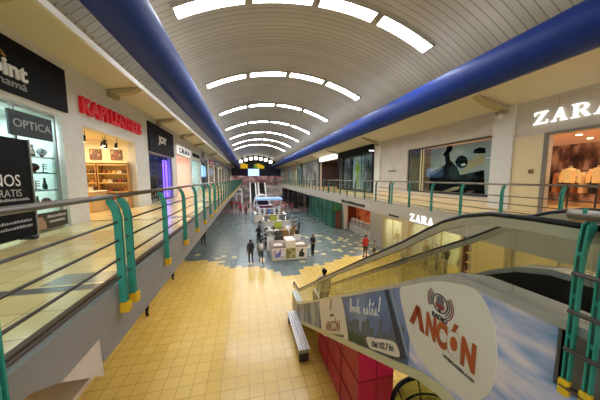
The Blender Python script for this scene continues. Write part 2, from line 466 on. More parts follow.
# white pillars and beige reveal of the right gallery
struct('trim_10', bx(XR-.12, XR-.01, 7.75, 8.62, SL, 9.0), WALLW)
struct('trim_10', bx(XR-.08, XR-.01, 17.85, 18.8, SL, 9.0), WALLW)
struct('trim_10', bx(XR-.03, XR-.005, 6.72, 7.75, SL, 7.62), M((216, 198, 156)))
struct('trim_10', bx(XR-.06, XR-.005, 6.58, 6.72, SL, 7.66), M((120, 114, 104)))
struct('trim_10', bx(XR-.06, XR-.005, 2.5, 6.58, 7.57, 7.66), M((120, 114, 104)))
struct('baseboard_right', bx(XR-.05, XR-.003, 8.65, 17.8, SL, 4.95), M((222, 200, 164)))
# lower right wall
RL = [(3.0,7.6,3.3),(9.25,9.85,2.9),(9.95,13.95,3.0),(14.75,17.15,2.75),(19.2,24.9,3.1),(39,44,3.2),(45.5,52,3.3),(54,60,3.3),(63,70,3.3),(72,78,3.3)]
mb = MB(); y = -6
for a, b, zt in RL:
    mb.box(XR, XR+.3, y, a, 0, 4.14); mb.box(XR, XR+.3, a, b, zt, 4.14); y = b
mb.box(XR, XR+.3, y, YE, 0, 4.14)
struct('wall_right', mb, M((190, 180, 156)))
struct('trim_11', bx(XR-.14, XR-.01, 7.72, 9.2, 0, 4.04), M((216, 202, 158)))
struct('trim_11', bx(XR-.10, XR-.01, 14.05, 14.7, 0, 4.04), M((190, 182, 160)))
struct('trim_11', bx(XR-.10, XR-.01, 17.3, 19.15, 0, 4.04), M((176, 172, 168)))
struct('trim_11', bx(XR-.10, XR-.01, 24.9, 25.6, 0, 4.04), M((226, 222, 216)))
struct('trim_11', bx(XR-.10, XR-.01, 19.15, 24.9, 3.1, 4.04), M((226, 222, 216)))

# far end wall
struct('wall_back', bx(-9, 19, YE, YE+.3, 0, 14), M((58, 66, 92)))

def room(side, y0, y1, z0, z1, depth, back, sidem, ceil=None, fl=None):  # many interior colours passed in glow weakly, imitating shop lighting
    x0, x1 = (XL-.3-depth, XL-.3) if side == 'L' else (XR+.3, XR+.3+depth)
    xb = (x0-.1, x0) if side == 'L' else (x1, x1+.1)
    struct('wall_shop', bx(xb[0], xb[1], y0-.2, y1+.2, z0, z1+.2), back)
    struct('wall_shop', bx(x0, x1, y0-.3, y0-.2, z0, z1+.2).box(x0, x1, y1+.2, y1+.3, z0, z1+.2), sidem)
    struct('ceiling', bx(x0, x1, y0-.2, y1+.2, z1+.1, z1+.2), ceil or sidem)
# ------------------------------------------------------------------ vault light arches
arch_y = [9.95, 17.05, 24.15, 31.3, 38.4, 45.5, 52.6]
segs = [(-5.5,-2.94),(-2.66,-.14),(.14,2.66),(2.94,5.5)]
snames = ['left end', 'left middle', 'right middle', 'right end']
adj = ['nearest', 'second nearest', 'third nearest', 'fourth nearest', 'fifth nearest', 'sixth nearest', 'farthest']
for i, y in enumerate(arch_y):
    for k, (a, b) in enumerate(segs):
        pts = [vault_pt(a+(b-a)*t/8, .03) for t in range(9)]; pin = [vault_pt(a+(b-a)*t/8, .10) for t in range(9)]
        base = (pts[4][0], y, pts[4][1])
        t = thing('ceiling_light', f'glowing white {snames[k]} panel of the {adj[i]} light arch under the vault', 'ceiling light', base, 'light panels of the ceiling arches')
        mb = MB(); mb.ribbon(pts, pin, 'y', y-.30, y+.30); mb.build('diffuser', LIGHT, t)
        f = MB(); po = [vault_pt(a+(b-a)*q/8, .0) for q in range(9)]; pi2 = [vault_pt(a+(b-a)*q/8, .12) for q in range(9)]
        f.ribbon(po, pi2, 'y', y-.36, y-.303); f.ribbon(po, pi2, 'y', y+.303, y+.36)
        for u in (a-.03, b-.015): f.ribbon([vault_pt(u-.02, .0), vault_pt(u+.05, .0)], [vault_pt(u-.02, .12), vault_pt(u+.05, .12)], 'y', y-.36, y+.36)
        f.build('frame', M((170, 164, 148)), t)
# row of bright windows under the end of the vault
for k in range(7):
    dx = -5.2+10.4*k/6; x, z = vault_pt(dx, .75)
    a = math.asin(dx/R0); w = struct('window_%d' % (40+k), MB().prism([(x-.5,z-.62),(x+.5,z-.62),(x+.5,z+.30),(x-.5,z+.30)], 'y', YE-.5, YE-.42), LIGHTFAR)
    struct('window_%d' % (40+k), MB().box(x-.6, x+.6, YE-.41, YE-.02, z-.72, z+.40), M((150, 140, 116)))

# ------------------------------------------------------------------ blue ducts
def duct(xc, zc, r, label):
    t = thing('air_duct', label, 'air duct', (xc, -6, zc))
    segm = []
    MB().tube([(xc, -6+8.45*i, zc) for i in range(11)], r, 32).build('pipe', BLUE, t, smooth=True)
    for i in range(4, 10):
        MB().tube([(xc, -6+8.6*i-.06, zc), (xc, -6+8.6*i+.06, zc)], r+.025, 32).build('collar', DBLUE, t)
    return t
duct(-2.5, 9.54, .56, 'long round blue air duct running under the left side of the vault')
duct(8.55, 9.82, .60, 'long round blue air duct running under the right side of the vault')

# ------------------------------------------------------------------ railings
def post(mb, x, y, inw, zf, zt, w=.065, hy=.028):
    pr = [(x+inw*.005,zf),(x-inw*w,zf),(x-inw*w,zt-.26),(x-inw*w*.6,zt-.13),(x-inw*.005,zt-.05),(x+inw*.065,zt-.025),(x+inw*.07,zt-.08),(x+inw*.035,zt-.13),(x+inw*.015,zt-.20),(x+inw*.005,zt-.30)]
    mb.prism(pr, 'y', y-hy, y-hy/2); mb.prism(pr, 'y', y+hy/2, y+hy)
    for z in (zf+.3, zf+.55, zf+.8, zf+1.05): mb.box(min(x-inw*.01, x-inw*w*.77), max(x-inw*.01, x-inw*w*.77), y-hy/2, y+hy/2, z, z+.03)
def railing(x, ys, inw, label, mat, y0=None, y1=None, foot=True, zf=4.29, zt=5.72, w=.075, hy=.028, lend=None):
    y0 = ys[0]-.05 if y0 is None else y0; y1 = ys[-1]+.05 if y1 is None else y1
    t = thing('railing', label, 'railing', (x, y0, SL))
    xr = x+inw*.045
    MB().tube([(xr, y0, zt), (xr, y1, zt)], .032, 12).build('top_rail', RAIL, t, smooth=True)
    for z in (5.40, 5.17, 4.935, 4.70):
        MB().tube([(x-inw*.03, y0, z), (x-inw*.03, y1 if lend is None else lend, z)], .0145, 8).build('rail', BAR, t, smooth=True)
    for y in ys:
        m = MB(); post(m, x, y, inw, zf, zt, w, hy); p = m.build('post', mat, t)
        if foot: MB().box(min(x-inw*.001, x-inw*(w+.4*w)), max(x-inw*.001, x-inw*(w+.4*w)), y-hy-w*.35, y+hy+w*.35, zf-.06, zf+.02+.7*w).build('foot_cap', YEL, p, bevel=.012)
    return t
TEAL2 = M((44, 118, 104), .45); TEAL3 = M((48, 92, 80), .5)
secL = [[.40,1.75,3.3]]
y = 3.55
while y < 76:
    s = [y+1.42*i for i in range(7)]; secL.append(s); y = s[-1]+.25
nmL = ['nearest', 'second', 'third', 'fourth', 'fifth', 'sixth', 'seventh', 'eighth', 'ninth', 'farthest']
for i, s in enumerate(secL):
    railing(EL, s, -1, f'teal post railing with brown bars along the left gallery edge, {nmL[min(i,9)]} section from the camera', TEAL if i < 2 else TEAL2 if i < 3 else TEAL3, y0=(-4 if i == 0 else None))
y = 1.4; i = 0
while y < 74:
    s = [y+1.4*k for k in range(8)]; s = [q for q in s if q < 79]
    railing(ER+.02, s, 1, f'dark teal post railing along the right gallery edge, {nmL[min(i,9)]} section from the camera', TEAL if i < 1 else TEAL3, zf=4.52, zt=5.76, foot=False)
    y = s[-1]+.22; i += 1
# guard rail beside the escalator head, right in front of the camera
railing(1.868, [-1.6,-.5,.815,.905], 1, 'teal post guard rail with yellow feet beside the escalator head', TEAL, y0=-3.0, y1=1.0, zf=4.70, zt=5.735, w=.03, hy=.016, lend=.92)

# ------------------------------------------------------------------ escalator
XE0, XE1 = 1.9, 3.12
top = [(9.95,.85),(8.95,.88),(8.35,1.13),(2.53,4.6),(2.11,4.86),(1.88,4.98),(1.6,5.06),(.98,5.08)]
bot = [(9.95,.02),(9.2,.02),(8.6,.28),(2.46,3.52),(2.11,3.71),(1.83,3.80),(1.5,3.82),(.98,3.82)]
esc = thing('escalator', 'long grey escalator clad with a radio advertisement rising from the lower floor', 'escalator', (1.9, 9.5, 0))
# side skins
for x0, nm in ((XE0+.01, 'side_panel'), (XE1-.03, 'side_panel')):
    m = MB(); m.ribbon(top, bot, 'x', x0, x0+.02); m.build(nm, M((166, 160, 150), .4, .3), esc)
m = MB(); m.ribbon([(y, z+.02) for y, z in bot], [(y, z-.05) for y, z in bot], 'x', XE0+.03, XE1-.03); m.build('underside', M((190, 178, 140)), esc)
MB().box(XE0+.03, XE0+.22, .05, .96, 4.66, 5.01).build('end_cover', M((128, 124, 118), .4, .3), esc)
m = MB(); m.ribbon([(y, z+.03) for y, z in bot], [(y, z-.09) for y, z in bot], 'x', XE0-.02, XE0+.02); m.build('bottom_trim', M((206, 198, 160), .45), esc)
# decks (outer ledges the glass stands on)
dk = [(y, z) for y, z in top]+[(.3,5.08)]; dk2 = [(y, z-.06) for y, z in dk]
for a, b in ((XE0-.015, XE0+.24), (XE1-.24, XE1+.015)):
    m = MB(); m.ribbon(dk, dk2, 'x', a, b); m.build('deck', M((204, 204, 202), .3, .5), esc)
    xi = b if a < 2.5 else a
    sk = [(y, z-.06) for y, z in dk]; sk2 = [(y, z-.56) for y, z in dk]
    m = MB(); m.ribbon(sk, sk2, 'x', xi-.012, xi+.012); m.build('skirt', M((52, 50, 50), .35, .4), esc)
# steps
stp = [(y, z-.47) for y, z in top]
def zat(line, y):
    for (a, za), (b, zb) in zip(line, line[1:]):
        if b <= y <= a: return za+(zb-za)*(a-y)/(a-b)
    return line[-1][1]
y = 9.0
while y > 1.3:
    z = max(zat(stp, y), .06)
    MB().box(XE0+.25, XE1-.25, y-.39, y+.01, z-.2, z).build('step', M((66, 64, 64), .4, .5), esc); y -= .40
MB().box(XE0+.25, XE1-.25, -.2, 1.0, 4.45, 4.62).build('landing_plate', STEEL, esc)
MB().box(XE0+.25, XE1-.25, 9.0, 9.95, .02, .06).build('landing_plate', STEEL, esc)
# handrails and glass
hr = [(9.82,1.05),(9.9,1.15),(9.88,1.28),(9.78,1.35),(9.0,1.42),(8.75,1.50),(8.35,1.74),(6.3,2.95),(4.0,4.30),(2.56,5.13),(2.2,5.36),(1.95,5.51),(1.73,5.60),(1.5,5.655),(1.2,5.665),(.5,5.66),(.1,5.66),(-.05,5.60),(-.1,5.48),(-.02,5.36)]
for xc, gm in ((XE0+.06, GLB), (XE1-.06, GLB)):
    m = MB(); m.tube([(xc, y, z) for y, z in hr], .021, 12); h = m.build('handrail', RUBBER, esc, smooth=True)
    gl = [(y, z) for y, z in hr if 0 < y < 9.79]
    m = MB(); m.ribbon([(y, z-.018) for y, z in gl], [(y, z-.09) for y, z in gl], 'x', xc-.024, xc+.024); m.build('rail_guide', M((186, 176, 154), .4, .3), h)
    def ztop(y):
        for (a, za), (b, zb) in zip(gl, gl[1:]):
            if b <= y <= a: return za+(zb-za)*(a-y)/(a-b)
        return gl[0][1] if y > gl[0][0] else gl[-1][1]
    yy = [9.7-.4*i for i in range(24)]+[.1]
    dkl = lambda y: zat(dk, y) if y > .3 else 5.08
    m = MB(); m.ribbon([(y, ztop(y)-.06) for y in yy], [(y, dkl(y)+.002) for y in yy], 'x', xc-.006, xc+.006); m.build('glass_balustrade', gm, esc)

# advertisement on the near side: sky vinyl, pale ovals, words
adtop = [(y, z-.02) for y, z in top if y < 9.0]; adbot = [(y, z+.035) for y, z in bot if y < 9.0]
xa = XE0+.002
def adline(line, y):
    for (a, za), (b, zb) in zip(line, line[1:]):
        if b <= y <= a: return za+(zb-za)*(a-y)/(a-b)
    return line[0][1] if y > line[0][0] else line[-1][1]
def strip(ys): return [(y, adline(top, y)-.035) for y in ys], [(y, adline(bot, y)+.035) for y in ys]
def rng(a, b, n): return [a+(b-a)*i/n for i in range(n+1)]
a, b = strip(rng(2.7, .985, 14))
m = MB(); m.ribbon(a, b, 'x', xa-.004, xa+.004)
m.box(xa-.004, xa+.10, -2.5, .985, 3.6, 4.635)
ad = m.build('advertising_panel', SKY, esc); ad['label'] = 'printed blue and lilac sky'
CITY = mat_blotch('printed_dusk', [(78, 98, 146), (104, 126, 172), (132, 150, 186)], .9)
a, b = strip(rng(4.6, 2.3, 8)); b = [(y, z) for y, z in b]
m = MB(); m.ribbon(a, b, 'x', xa-.006, xa+.002); c2 = m.build('advertising_panel', CITY, esc); c2['label'] = 'printed dusk city picture'
GREYB = mat_blotch('printed_waterfall', [(64, 76, 96), (112, 124, 138), (168, 174, 178)], 2.2, stretch=(1, 1, .4))
a, b = strip(rng(8.9, 5.6, 8)); m = MB(); m.ribbon(a, b, 'x', xa-.006, xa+.002); c3 = m.build('advertising_panel', GREYB, esc); c3['label'] = 'printed blurred blue-grey picture'
# tower silhouettes in the city picture
rnd = random.Random(3); m = MB()
y = 4.3
while y > 2.5:
    w = rnd.uniform(.06, .15); h = rnd.uniform(.22, .5); zb = adline(bot, y)+.04
    m.prism([(y,zb),(y-w,zb+.6*w),(y-w,zb+h+.6*w),(y-w*.5,zb+h+.05+.3*w),(y,zb+h)], 'x', xa-.009, xa-.005); y -= w*rnd.uniform(.7, 1.3)
m.build('printed_towers', M((96, 104, 112)), c2)
m = MB(); y = 4.4
while y > 2.6:
    zb = adline(bot, y)+.04
    m.prism([(y,zb),(y-.2,zb+.12),(y-.19,zb+.25),(y-.09,zb+rnd.uniform(.2,.3)),(y,zb+.14)], 'x', xa-.011, xa-.0085); y -= .16
m.build('printed_trees', M((74, 90, 64)), c2)
# dividing stripes
MB().prism([(2.86,4.37),(2.78,4.42),(2.34,3.70),(2.44,3.60)], 'x', xa-.012, xa-.008).build('stripe', M((52, 58, 74)), c2)
MB().prism([(2.72,4.44),(2.69,4.46),(2.30,3.78),(2.33,3.74)], 'x', xa-.0125, xa-.008).build('stripe', M((150, 158, 170)), c2)
def smooth_poly(pts, n=4):
    out = []; L = len(pts)
    for i in range(L):
        p0, p1, p2, p3 = [Vector(pts[(i+k-1) % L]) for k in range(4)]
        for j in range(n):
            t = j/n
            out.append(tuple(.5*((2*p1)+(p2-p0)*t+(2*p0-5*p1+4*p2-p3)*t*t+(3*p1-p0-3*p2+p3)*t**3)))
    return out
w1 = smooth_poly([(2.50,4.54),(2.21,4.77),(1.91,4.94),(1.66,5.025),(1.54,5.01),(1.44,4.93),(1.36,4.78),(1.32,4.58),(1.32,4.36),(1.36,4.18),(1.46,4.02),(1.6,3.93),(1.83,3.86),(2.05,3.88),(2.25,3.97),(2.40,4.23)])
o1 = MB().prism(w1, 'x', xa-.016, xa-.004).build('advertising_panel', ADW, esc); o1['label'] = 'large pale oval with radio logo'
w2 = smooth_poly([(5.85,2.56),(5.0,3.05),(4.42,3.41),(4.28,3.34),(4.14,3.10),(4.0,2.75),(4.25,2.56),(5.1,2.05),(5.55,1.80),(5.72,2.1)], 3)
o2 = MB().prism(w2, 'x', xa-.016, xa-.004).build('advertising_panel', ADW, esc); o2['label'] = 'small pale panel with radio logo'
xt = xa-.018
def adtext(body, y0, z0, y1, z1, h, mat, par, nm='lettering', bold=.0, shear=0.0, lean=0.0):
    return text_mesh(body, (xt, y0, z0), (0, y1-y0, z1-z0), (0, -lean*h, h), .004, bold, shear).build(nm, mat, par)
# big logo
RUST = M((176, 84, 42), .5); RUST2 = M((160, 66, 36), .5)
adtext('NCÓN', 2.04, 4.225, 1.475, 4.245, .345, RUST, o1, bold=.055)
quads_mesh([[(0,0),(.32,0),(.66,.78),(.45,1)],[(.45,1),(.58,.60),(.78,0),(1.1,0),(.72,1)]], (xt, 2.30, 4.225), (0, -.225, 0), (0, 0, .262), .004).build('lettering', RUST2, o1)
adtext('RADIO', 1.965, 4.50, 1.775, 4.51, .055, M((60, 40, 60)), o1, bold=.03)
adtext('LAVERDADERA.COM', 1.80, 4.165, 1.475, 4.17, .034, M((70, 64, 62)), o1)
def ring_arc(cy, cz, r, w, a0, a1, n=18):
    m = MB(); pa = [(cy-r*math.cos(a0+(a1-a0)*i/n), cz+r*math.sin(a0+(a1-a0)*i/n)) for i in range(n+1)]
    pb = [(cy-(r-w)*math.cos(a0+(a1-a0)*i/n), cz+(r-w)*math.sin(a0+(a1-a0)*i/n)) for i in range(n+1)]
    return m.ribbon(pa, pb, 'x', xt-.003, xt+.002)
def radio_logo(cy, cz, s, par):
    ring_arc(cy, cz, .105*s, .012*s, -.0, 2*PI-.0, 32).build('logo_ring', M((60, 44, 56)), par)
    for k, c in ((1, (92, 60, 66)), (2, (120, 60, 70)), (3, (150, 70, 76))):
        r = (.105+.024*k)*s
        ring_arc(cy, cz, r, .009*s, -.95, .75).build('logo_arc', M(c), par)
        ring_arc(cy, cz, r, .009*s, PI-.75, PI+.55).build('logo_arc', M(c), par)
    MB().prism([(cy+.045*s,cz-.01*s),(cy-.045*s,cz-.01*s),(cy-.05*s,cz+.05*s),(cy-.02*s,cz+.085*s),(cy+.02*s,cz+.085*s),(cy+.05*s,cz+.05*s)], 'x', xt-.003, xt+.002).build('logo_microphone', M((112, 108, 112)), par)
    MB().prism([(cy+.05*s,cz-.06*s),(cy-.05*s,cz-.06*s),(cy-.06*s,cz-.01*s),(cy+.06*s,cz-.01*s)], 'x', xt-.004, xt+.002).build('logo_microphone', M((150, 50, 48)), par)
    MB().prism([(cy+.018*s,cz-.09*s),(cy-.018*s,cz-.09*s),(cy-.018*s,cz-.06*s),(cy+.018*s,cz-.06*s)], 'x', xt-.003, xt+.002).build('logo_microphone', M((70, 60, 64)), par)
radio_logo(1.875, 4.68, .92, o1)
# small logo
adtext('ANCÓN', 5.30, 2.06, 4.42, 2.64, .33, M((150, 92, 56)), o2, bold=.02)
adtext('RADIO', 5.0, 2.62, 4.76, 2.78, .07, M((90, 70, 60)), o2)
m = MB().prism([(5.02,2.78),(4.96,2.82),(4.93,3.06),(4.99,3.08)], 'x', xt-.003, xt+.002); m.build('logo_microphone', M((150, 96, 60)), o2)
MB().prism([(5.3,1.95),(4.2,2.66),(4.2,2.72),(5.3,2.01)], 'x', xt-.003, xt+.002).build('stripe', M((112, 120, 96)), o2)
# words on the city picture
curs = {  # simple handwriting strokes in a unit cell
 'D': [[(.25,.0),(.2,.5),(.3,1.0)],[(.05,.9),(.5,1.0),(.85,.6),(.6,.1),(.2,0)]],
 'o': [[(.5,.42),(.2,.38),(.1,.15),(.35,0),(.6,.15),(.55,.38),(.9,.35)]],
 'n': [[(.05,.4),(.1,0),(.2,.3),(.5,.42),(.55,.05),(.9,.1)]],
 'd': [[(.6,.35),(.3,.42),(.1,.15),(.3,0),(.6,.2),(.8,1.0),(.65,.1),(.9,.05)]],
 'e': [[(.05,.15),(.6,.25),(.5,.42),(.2,.35),(.15,.08),(.5,0),(.9,.12)]],
 's': [[(.05,.05),(.5,.42),(.6,.1),(.3,0),(.9,.08)]],
 't': [[(.5,.95),(.35,.1),(.6,0),(.9,.1)],[(.1,.6),(.85,.66)]],
 'é': [[(.05,.15),(.6,.25),(.5,.42),(.2,.35),(.15,.08),(.5,0),(.9,.12)],[(.4,.55),(.7,.75)]],
 '!': [[(.4,.25),(.7,1.05)],[(.3,.0),(.33,.06)]], ' ': []}
m = MB(); word = 'Donde estés!'; L = len(word)
for i, ch in enumerate(word):
    for st in curs[ch]:
        pts = []
        for a, b in st:
            u = (i+a)/L; pts.append((xt-.004, 3.94-1.04*u, 3.37+.55*u+b*.28))
        m.tube(pts, .010, 5)
m.build('handwriting', LETWP, c2)
bxp = smooth_poly([(3.30,3.31),(3.0,3.50),(2.66,3.71),(2.52,3.74),(2.46,3.66),(2.52,3.58),(2.9,3.36),(3.14,3.22),(3.24,3.21)], 3)
dbx = MB().prism(bxp, 'x', xa-.016, xa-.006).build('advertising_panel', ADW, esc); dbx['label'] = 'pale rounded frequency plate'
adtext('Dial 102.7 fm', 3.12, 3.275, 2.58, 3.61, .10, M((48, 40, 38)), dbx, bold=.01)
m = MB()
for k in range(9):
    a0 = .3*k; m.tube([(xt, 1.36-.012*k, 3.90), (xt, 1.30-.014*k+.01*math.sin(k), 4.1+.012*k), (xt, 1.22-.02*k, 4.20-.02*k)], .006, 5)
m.build('printed_hair', M((84, 60, 60)), ad)

# ------------------------------------------------------------------ red box under the escalator
rb = thing('red_enclosure', 'magenta red panelled enclosure tucked under the escalator', 'enclosure', (2.35, 4.4, 0))
ub = lambda y: adline(bot, y)-.12
prof = [(4.35,.0),(7.3,.0),(7.3,ub(7.3)),(4.9,ub(4.9)),(4.35,2.08)]
MB().prism(prof, 'x', 2.32, 3.2).build('body', REDBOX, rb)
g = MB()
for z in (.7, 1.4): g.box(2.32, 3.2, 4.335, 4.352, z, z+.018); g.box(2.305, 2.322, 4.34, min(7.2, 4.4+(2.02-z)/.535+.45), z, z+.018)
for y in (5.3, 6.3): g.box(2.305, 2.322, y, y+.018, .02, ub(y)-.05)
for x in (2.76,): g.box(x, x+.015, 4.335, 4.352, .02, 2.05)
g.build('groove', M((140, 22, 52)), rb)
# bench
bn = thing('bench', 'silver slatted metal bench standing beside the foot of the escalator', 'bench', (1.72, 7.9, 0))
for k in range(5): MB().box(1.50+.078*k, 1.50+.078*k+.06, 6.75, 9.0, .43, .47).build('slat', M((206, 206, 206), .35, .35), bn, bevel=.008)
for y in (6.85, 8.9): MB().box(1.53, 1.84, y-.04, y+.04, 0, .43).build('leg', DARK, bn)
MB().box(1.52, 1.85, 6.80, 6.86, .30, .43).build('apron', STEEL, bn)
MB().box(1.66, 1.72, 6.9, 8.95, .36, .43).build('stretcher', DARK, bn)
# round glass kiosk tables on the lower floor
def round_table(cx, cy, z, r, label):
    t = thing('round_glass_counter', label, 'counter', (cx, cy, 0))
    ringp = lambda rr, zz: [(cx+rr*math.cos(2*PI*k/40), cy+rr*math.sin(2*PI*k/40), zz) for k in range(40)]
    MB().tube(ringp(r, z), .048, 8, True).build('top_ring', BLACK, t, smooth=True)
    MB().tube(ringp(r*.86, z-.28), .026, 8, True).build('lower_ring', RUBBER, t, smooth=True)
    MB().tube(ringp(r*.8, .03), .03, 8, True).build('base_ring', RUBBER, t, smooth=True)
    for k in range(10):
        a = 2*PI*k/10+.2
        MB().tube([(cx+r*math.cos(a), cy+r*math.sin(a), z), (cx+r*.86*math.cos(a), cy+r*.86*math.sin(a), z-.28), (cx+r*.8*math.cos(a), cy+r*.8*math.sin(a), .03)], .018, 6).build('upright', RUBBER, t)
    MB().lathe(cx, cy, [(r*.99, z-.01), (r*.86, z-.27)], 40).build('glass_band', GLG, t)
    return t
round_table(3.6, 3.2, 1.4, 1.0, 'round black rimmed glass counter on the yellow floor below the large pale advertisement oval')
round_table(-1.15, 2.35, 1.0, .75, 'round black rimmed glass counter below the left gallery edge')

# ------------------------------------------------------------------ people
def person(loc, ang, h, shirt, trousers, label, hair=M((26, 20, 18), .6), skin=SKINT, pose='stand', shorts=False, sleeves=True, group=None, shoe=BLACK):
    s = h/1.76
    st = {'stand': (0.03, -.03, .02, .02), 'walk': (.26, -.22, -.2, .22), 'rest': (.06, -.02, .1, .1)}[pose]
    V, E, Rr = [], [], []
    def v(p, r, pa=None):
        V.append(p); Rr.append(r if isinstance(r, tuple) else (r, r))
        if pa is not None: E.append((pa, len(V)-1))
        return len(V)-1
    pel = v((0, 0, .96), (.155, .115)); sp = v((0, 0, 1.12), (.135, .10), pel); ch = v((0, .0, 1.33), (.165, .115), sp)
    nb = v((0, .0, 1.47), (.065, .06), ch); nk = v((0, .015, 1.54), (.052, .052), nb); hb = v((0, .03, 1.60), (.072, .082), nk); hm = v((0, .02, 1.67), (.082, .098), hb); v((0, .01, 1.735), (.06, .075), hm)
    v((0, .128, 1.625), .016, hm)                                   # nose
    for sx in (-1, 1):
        v((sx*.088, .0, 1.645), .016, hm)                            # ear
        ar = st[2] if sx < 0 else st[3]
        sh = v((sx*.175, 0, 1.42), .062, ch); el = v((sx*.235, ar*.5, 1.15), .043, sh)
        if pose == 'rest': wr = v((sx*.19, ar*.5+.22, 1.06), .031, el); d = Vector((0, .8, -.1)).normalized()
        else: wr = v((sx*.245, ar+.06, .91), .031, el); d = Vector((0, .18, -1)).normalized()
        w = Vector(V[wr]); pm = v(tuple(w+d*.075), (.034, .022), wr)
        side = Vector((0, 1, 0)) if pose != 'rest' else Vector((-sx, 0, 0))
        for k, ln in enumerate((.06, .075, .08, .07)):
            o = side*(.027-.018*k); a = v(tuple(w+d*.12+o), .009, pm); b = v(tuple(w+d*(.12+ln*.55)+o+Vector((-sx*.006, 0, 0))), .008, a); v(tuple(w+d*(.12+ln)+o+Vector((-sx*.018, 0, 0))), .007, b)
        a = v(tuple(w+d*.06+side*.04), .010, pm); v(tuple(w+d*.10+side*.055), .008, a)
        lg = st[0] if sx < 0 else st[1]
        hp = v((sx*.09, 0, .90), (.09, .10), pel); kn = v((sx*.10, lg*.55+.03, .50), .058, hp); an = v((sx*.10, lg-(.05 if lg < -.1 else 0), .095+(.05 if lg < -.1 else 0)), .041, kn)
        he = V[an]; bl = v((he[0]+sx*.01, he[1]+.08, .045+(.01 if lg < -.1 else 0)), (.042, .032), an); v((he[0]+sx*.015, he[1]+.17, .035), (.036, .024), bl)
    me = D.meshes.new('body'); me.from_pydata(V, E, [])
    ob = D.objects.new('body', me); C.objects.link(ob)
    md = ob.modifiers.new('skin', 'SKIN'); md.use_smooth_shade = True
    for i, sv in enumerate(me.skin_vertices[0].data): sv.radius = Rr[i]; sv.use_root = (i == 0)
    sb = ob.modifiers.new('sub', 'SUBSURF'); sb.levels = 1
    dg = bpy.context.evaluated_depsgraph_get(); dg.update()
    ev = D.meshes.new_from_object(ob.evaluated_get(dg)); D.objects.remove(ob); D.meshes.remove(me)
    root = thing('person', label, 'person', loc, group); root.rotation_euler = (0, 0, ang)
    for vv in ev.vertices: vv.co *= s
    ev.materials.clear(); ev.materials.append(skin)
    for p in ev.polygons: p.use_smooth = True; p.material_index = 0
    b = D.objects.new('body', ev); C.objects.link(b); b.parent = root
    fc = [(p.center/s, p) for p in ev.polygons]
    def cloth(nm, test, off, mat):
        bm = bmesh.new(); mp = {}
        for c, p in fc:
            if not test(c): continue
            vs = []
            for vi in p.vertices:
                if vi not in mp: mp[vi] = bm.verts.new(ev.vertices[vi].co+ev.vertices[vi].normal*off)
                vs.append(mp[vi])
            try: bm.faces.new(vs)
            except ValueError: pass
        m2 = D.meshes.new(nm); bm.to_mesh(m2); bm.free(); m2.materials.append(mat)
        for p in m2.polygons: p.use_smooth = True
        o = D.objects.new(nm, m2); C.objects.link(o); o.parent = root
        return o
    cloth('shirt', lambda c: .93 < c.z < 1.50 and (abs(c.x) < .20 or c.z > (1.0 if sleeves else 1.24)) and not (pose == 'rest' and c.y > .2), .014, shirt)
    cloth('trousers', lambda c: (.48 if shorts else .10) < c.z < 1.0 and abs(c.x) < .19, .010, trousers)
    for sx in (-1, 1): cloth('shoe', lambda c: c.z < .11 and c.x*sx > 0 and abs(c.x) < .2, .012, shoe)
    cloth('hair', lambda c: c.z > 1.69 or (c.z > 1.56 and c.y < -.005 and abs(c.x) < .11), .016, hair)
    for sx in (-1, 1): MB().sphere(tuple(Vector(loc)+Vector((sx*.032*s, .105*s, 1.665*s))), .011, 6, 5).build('eye', BLACK, root)
    return root
NAVY = M((34, 34, 42)); GREYC = M((128, 130, 134)); CHAR = M((52, 50, 52)); REDC = M((176, 40, 52)); PINKC = M((196, 120, 110)); BEIC = M((176, 164, 148))
p1 = person((.15, 16.2, 0), .1, 1.72, NAVY, CHAR, 'person in dark clothes walking on the grey floor, left one of the pair', pose='walk')
p2 = person((.84, 16.0, 0), -.1, 1.73, GREYC, NAVY, 'person in grey top and black shorts walking beside the person in dark clothes', pose='walk', shorts=True)
bp = thing('backpack', 'pale backpack worn by the walking person in black shorts', 'backpack', (.84, 15.86, 1.05))
MB().sphere((.84, 15.80, 1.24), (.16, .09, .22), 12, 8).build('bag', M((206, 206, 208)), bp, smooth=True)
MB().sphere((.84, 15.72, 1.14), (.11, .05, .09), 10, 6).build('pocket', M((176, 178, 182)), bp, smooth=True)
for sx in (-1, 1): MB().tube([(.84+sx*.1, 15.84, 1.38), (.84+sx*.12, 16.0, 1.50), (.84+sx*.12, 16.12, 1.36), (.84+sx*.1, 16.1, 1.2)], .015, 6).build('strap', M((120, 120, 124)), bp)
person((4.87, 16.9, 0), 2.2, 1.66, NAVY, BLACK, 'person in black standing to the right of the white poster kiosk', pose='rest')
person((8.55, 15.45, 0), .2, 1.76, REDC, NAVY, 'person in red shirt and dark shorts standing near the lower right shops', pose='stand', shorts=True)
person((9.42, 15.65, 0), .3, 1.22, GREYC, NAVY, 'small person in grey top standing beside the person in red shirt', pose='stand')
person((2.5, 7.25, 1.28), .0, 1.62, M((196, 182, 168)), M((70, 74, 86)), 'person with dark hair in pale top riding down the escalator', pose='stand', hair=BLACK)
person((-4.42, 10.9, 0), .05, 1.72, NAVY, BLACK, 'person in black shoes under the left gallery, nearest one', pose='walk', skin=SKIND)
person((-4.42, 14.6, 0), -.05, 1.7, CHAR, BLACK, 'person in black shoes under the left gallery, farther one', pose='walk')
person((-3.9, 21.6, 0), .3, 1.75, CHAR, NAVY, 'person in dark clothes half hidden by the left gallery fascia on the grey floor', pose='walk')
person((-1.15, 39.5, 0), .2, 1.72, REDC, NAVY, 'distant person in red shirt walking on the grey floor, left of two', pose='walk')
person((-.3, 37.6, 0), .1, 1.70, M((120, 30, 40)), BLACK, 'distant person in dark red shirt walking on the grey floor, right of two', pose='walk')
person((7.6, 40.0, 0), .1, 1.7, M((150, 60, 60)), NAVY, 'distant person in reddish shirt right of the centre kiosks', pose='stand')
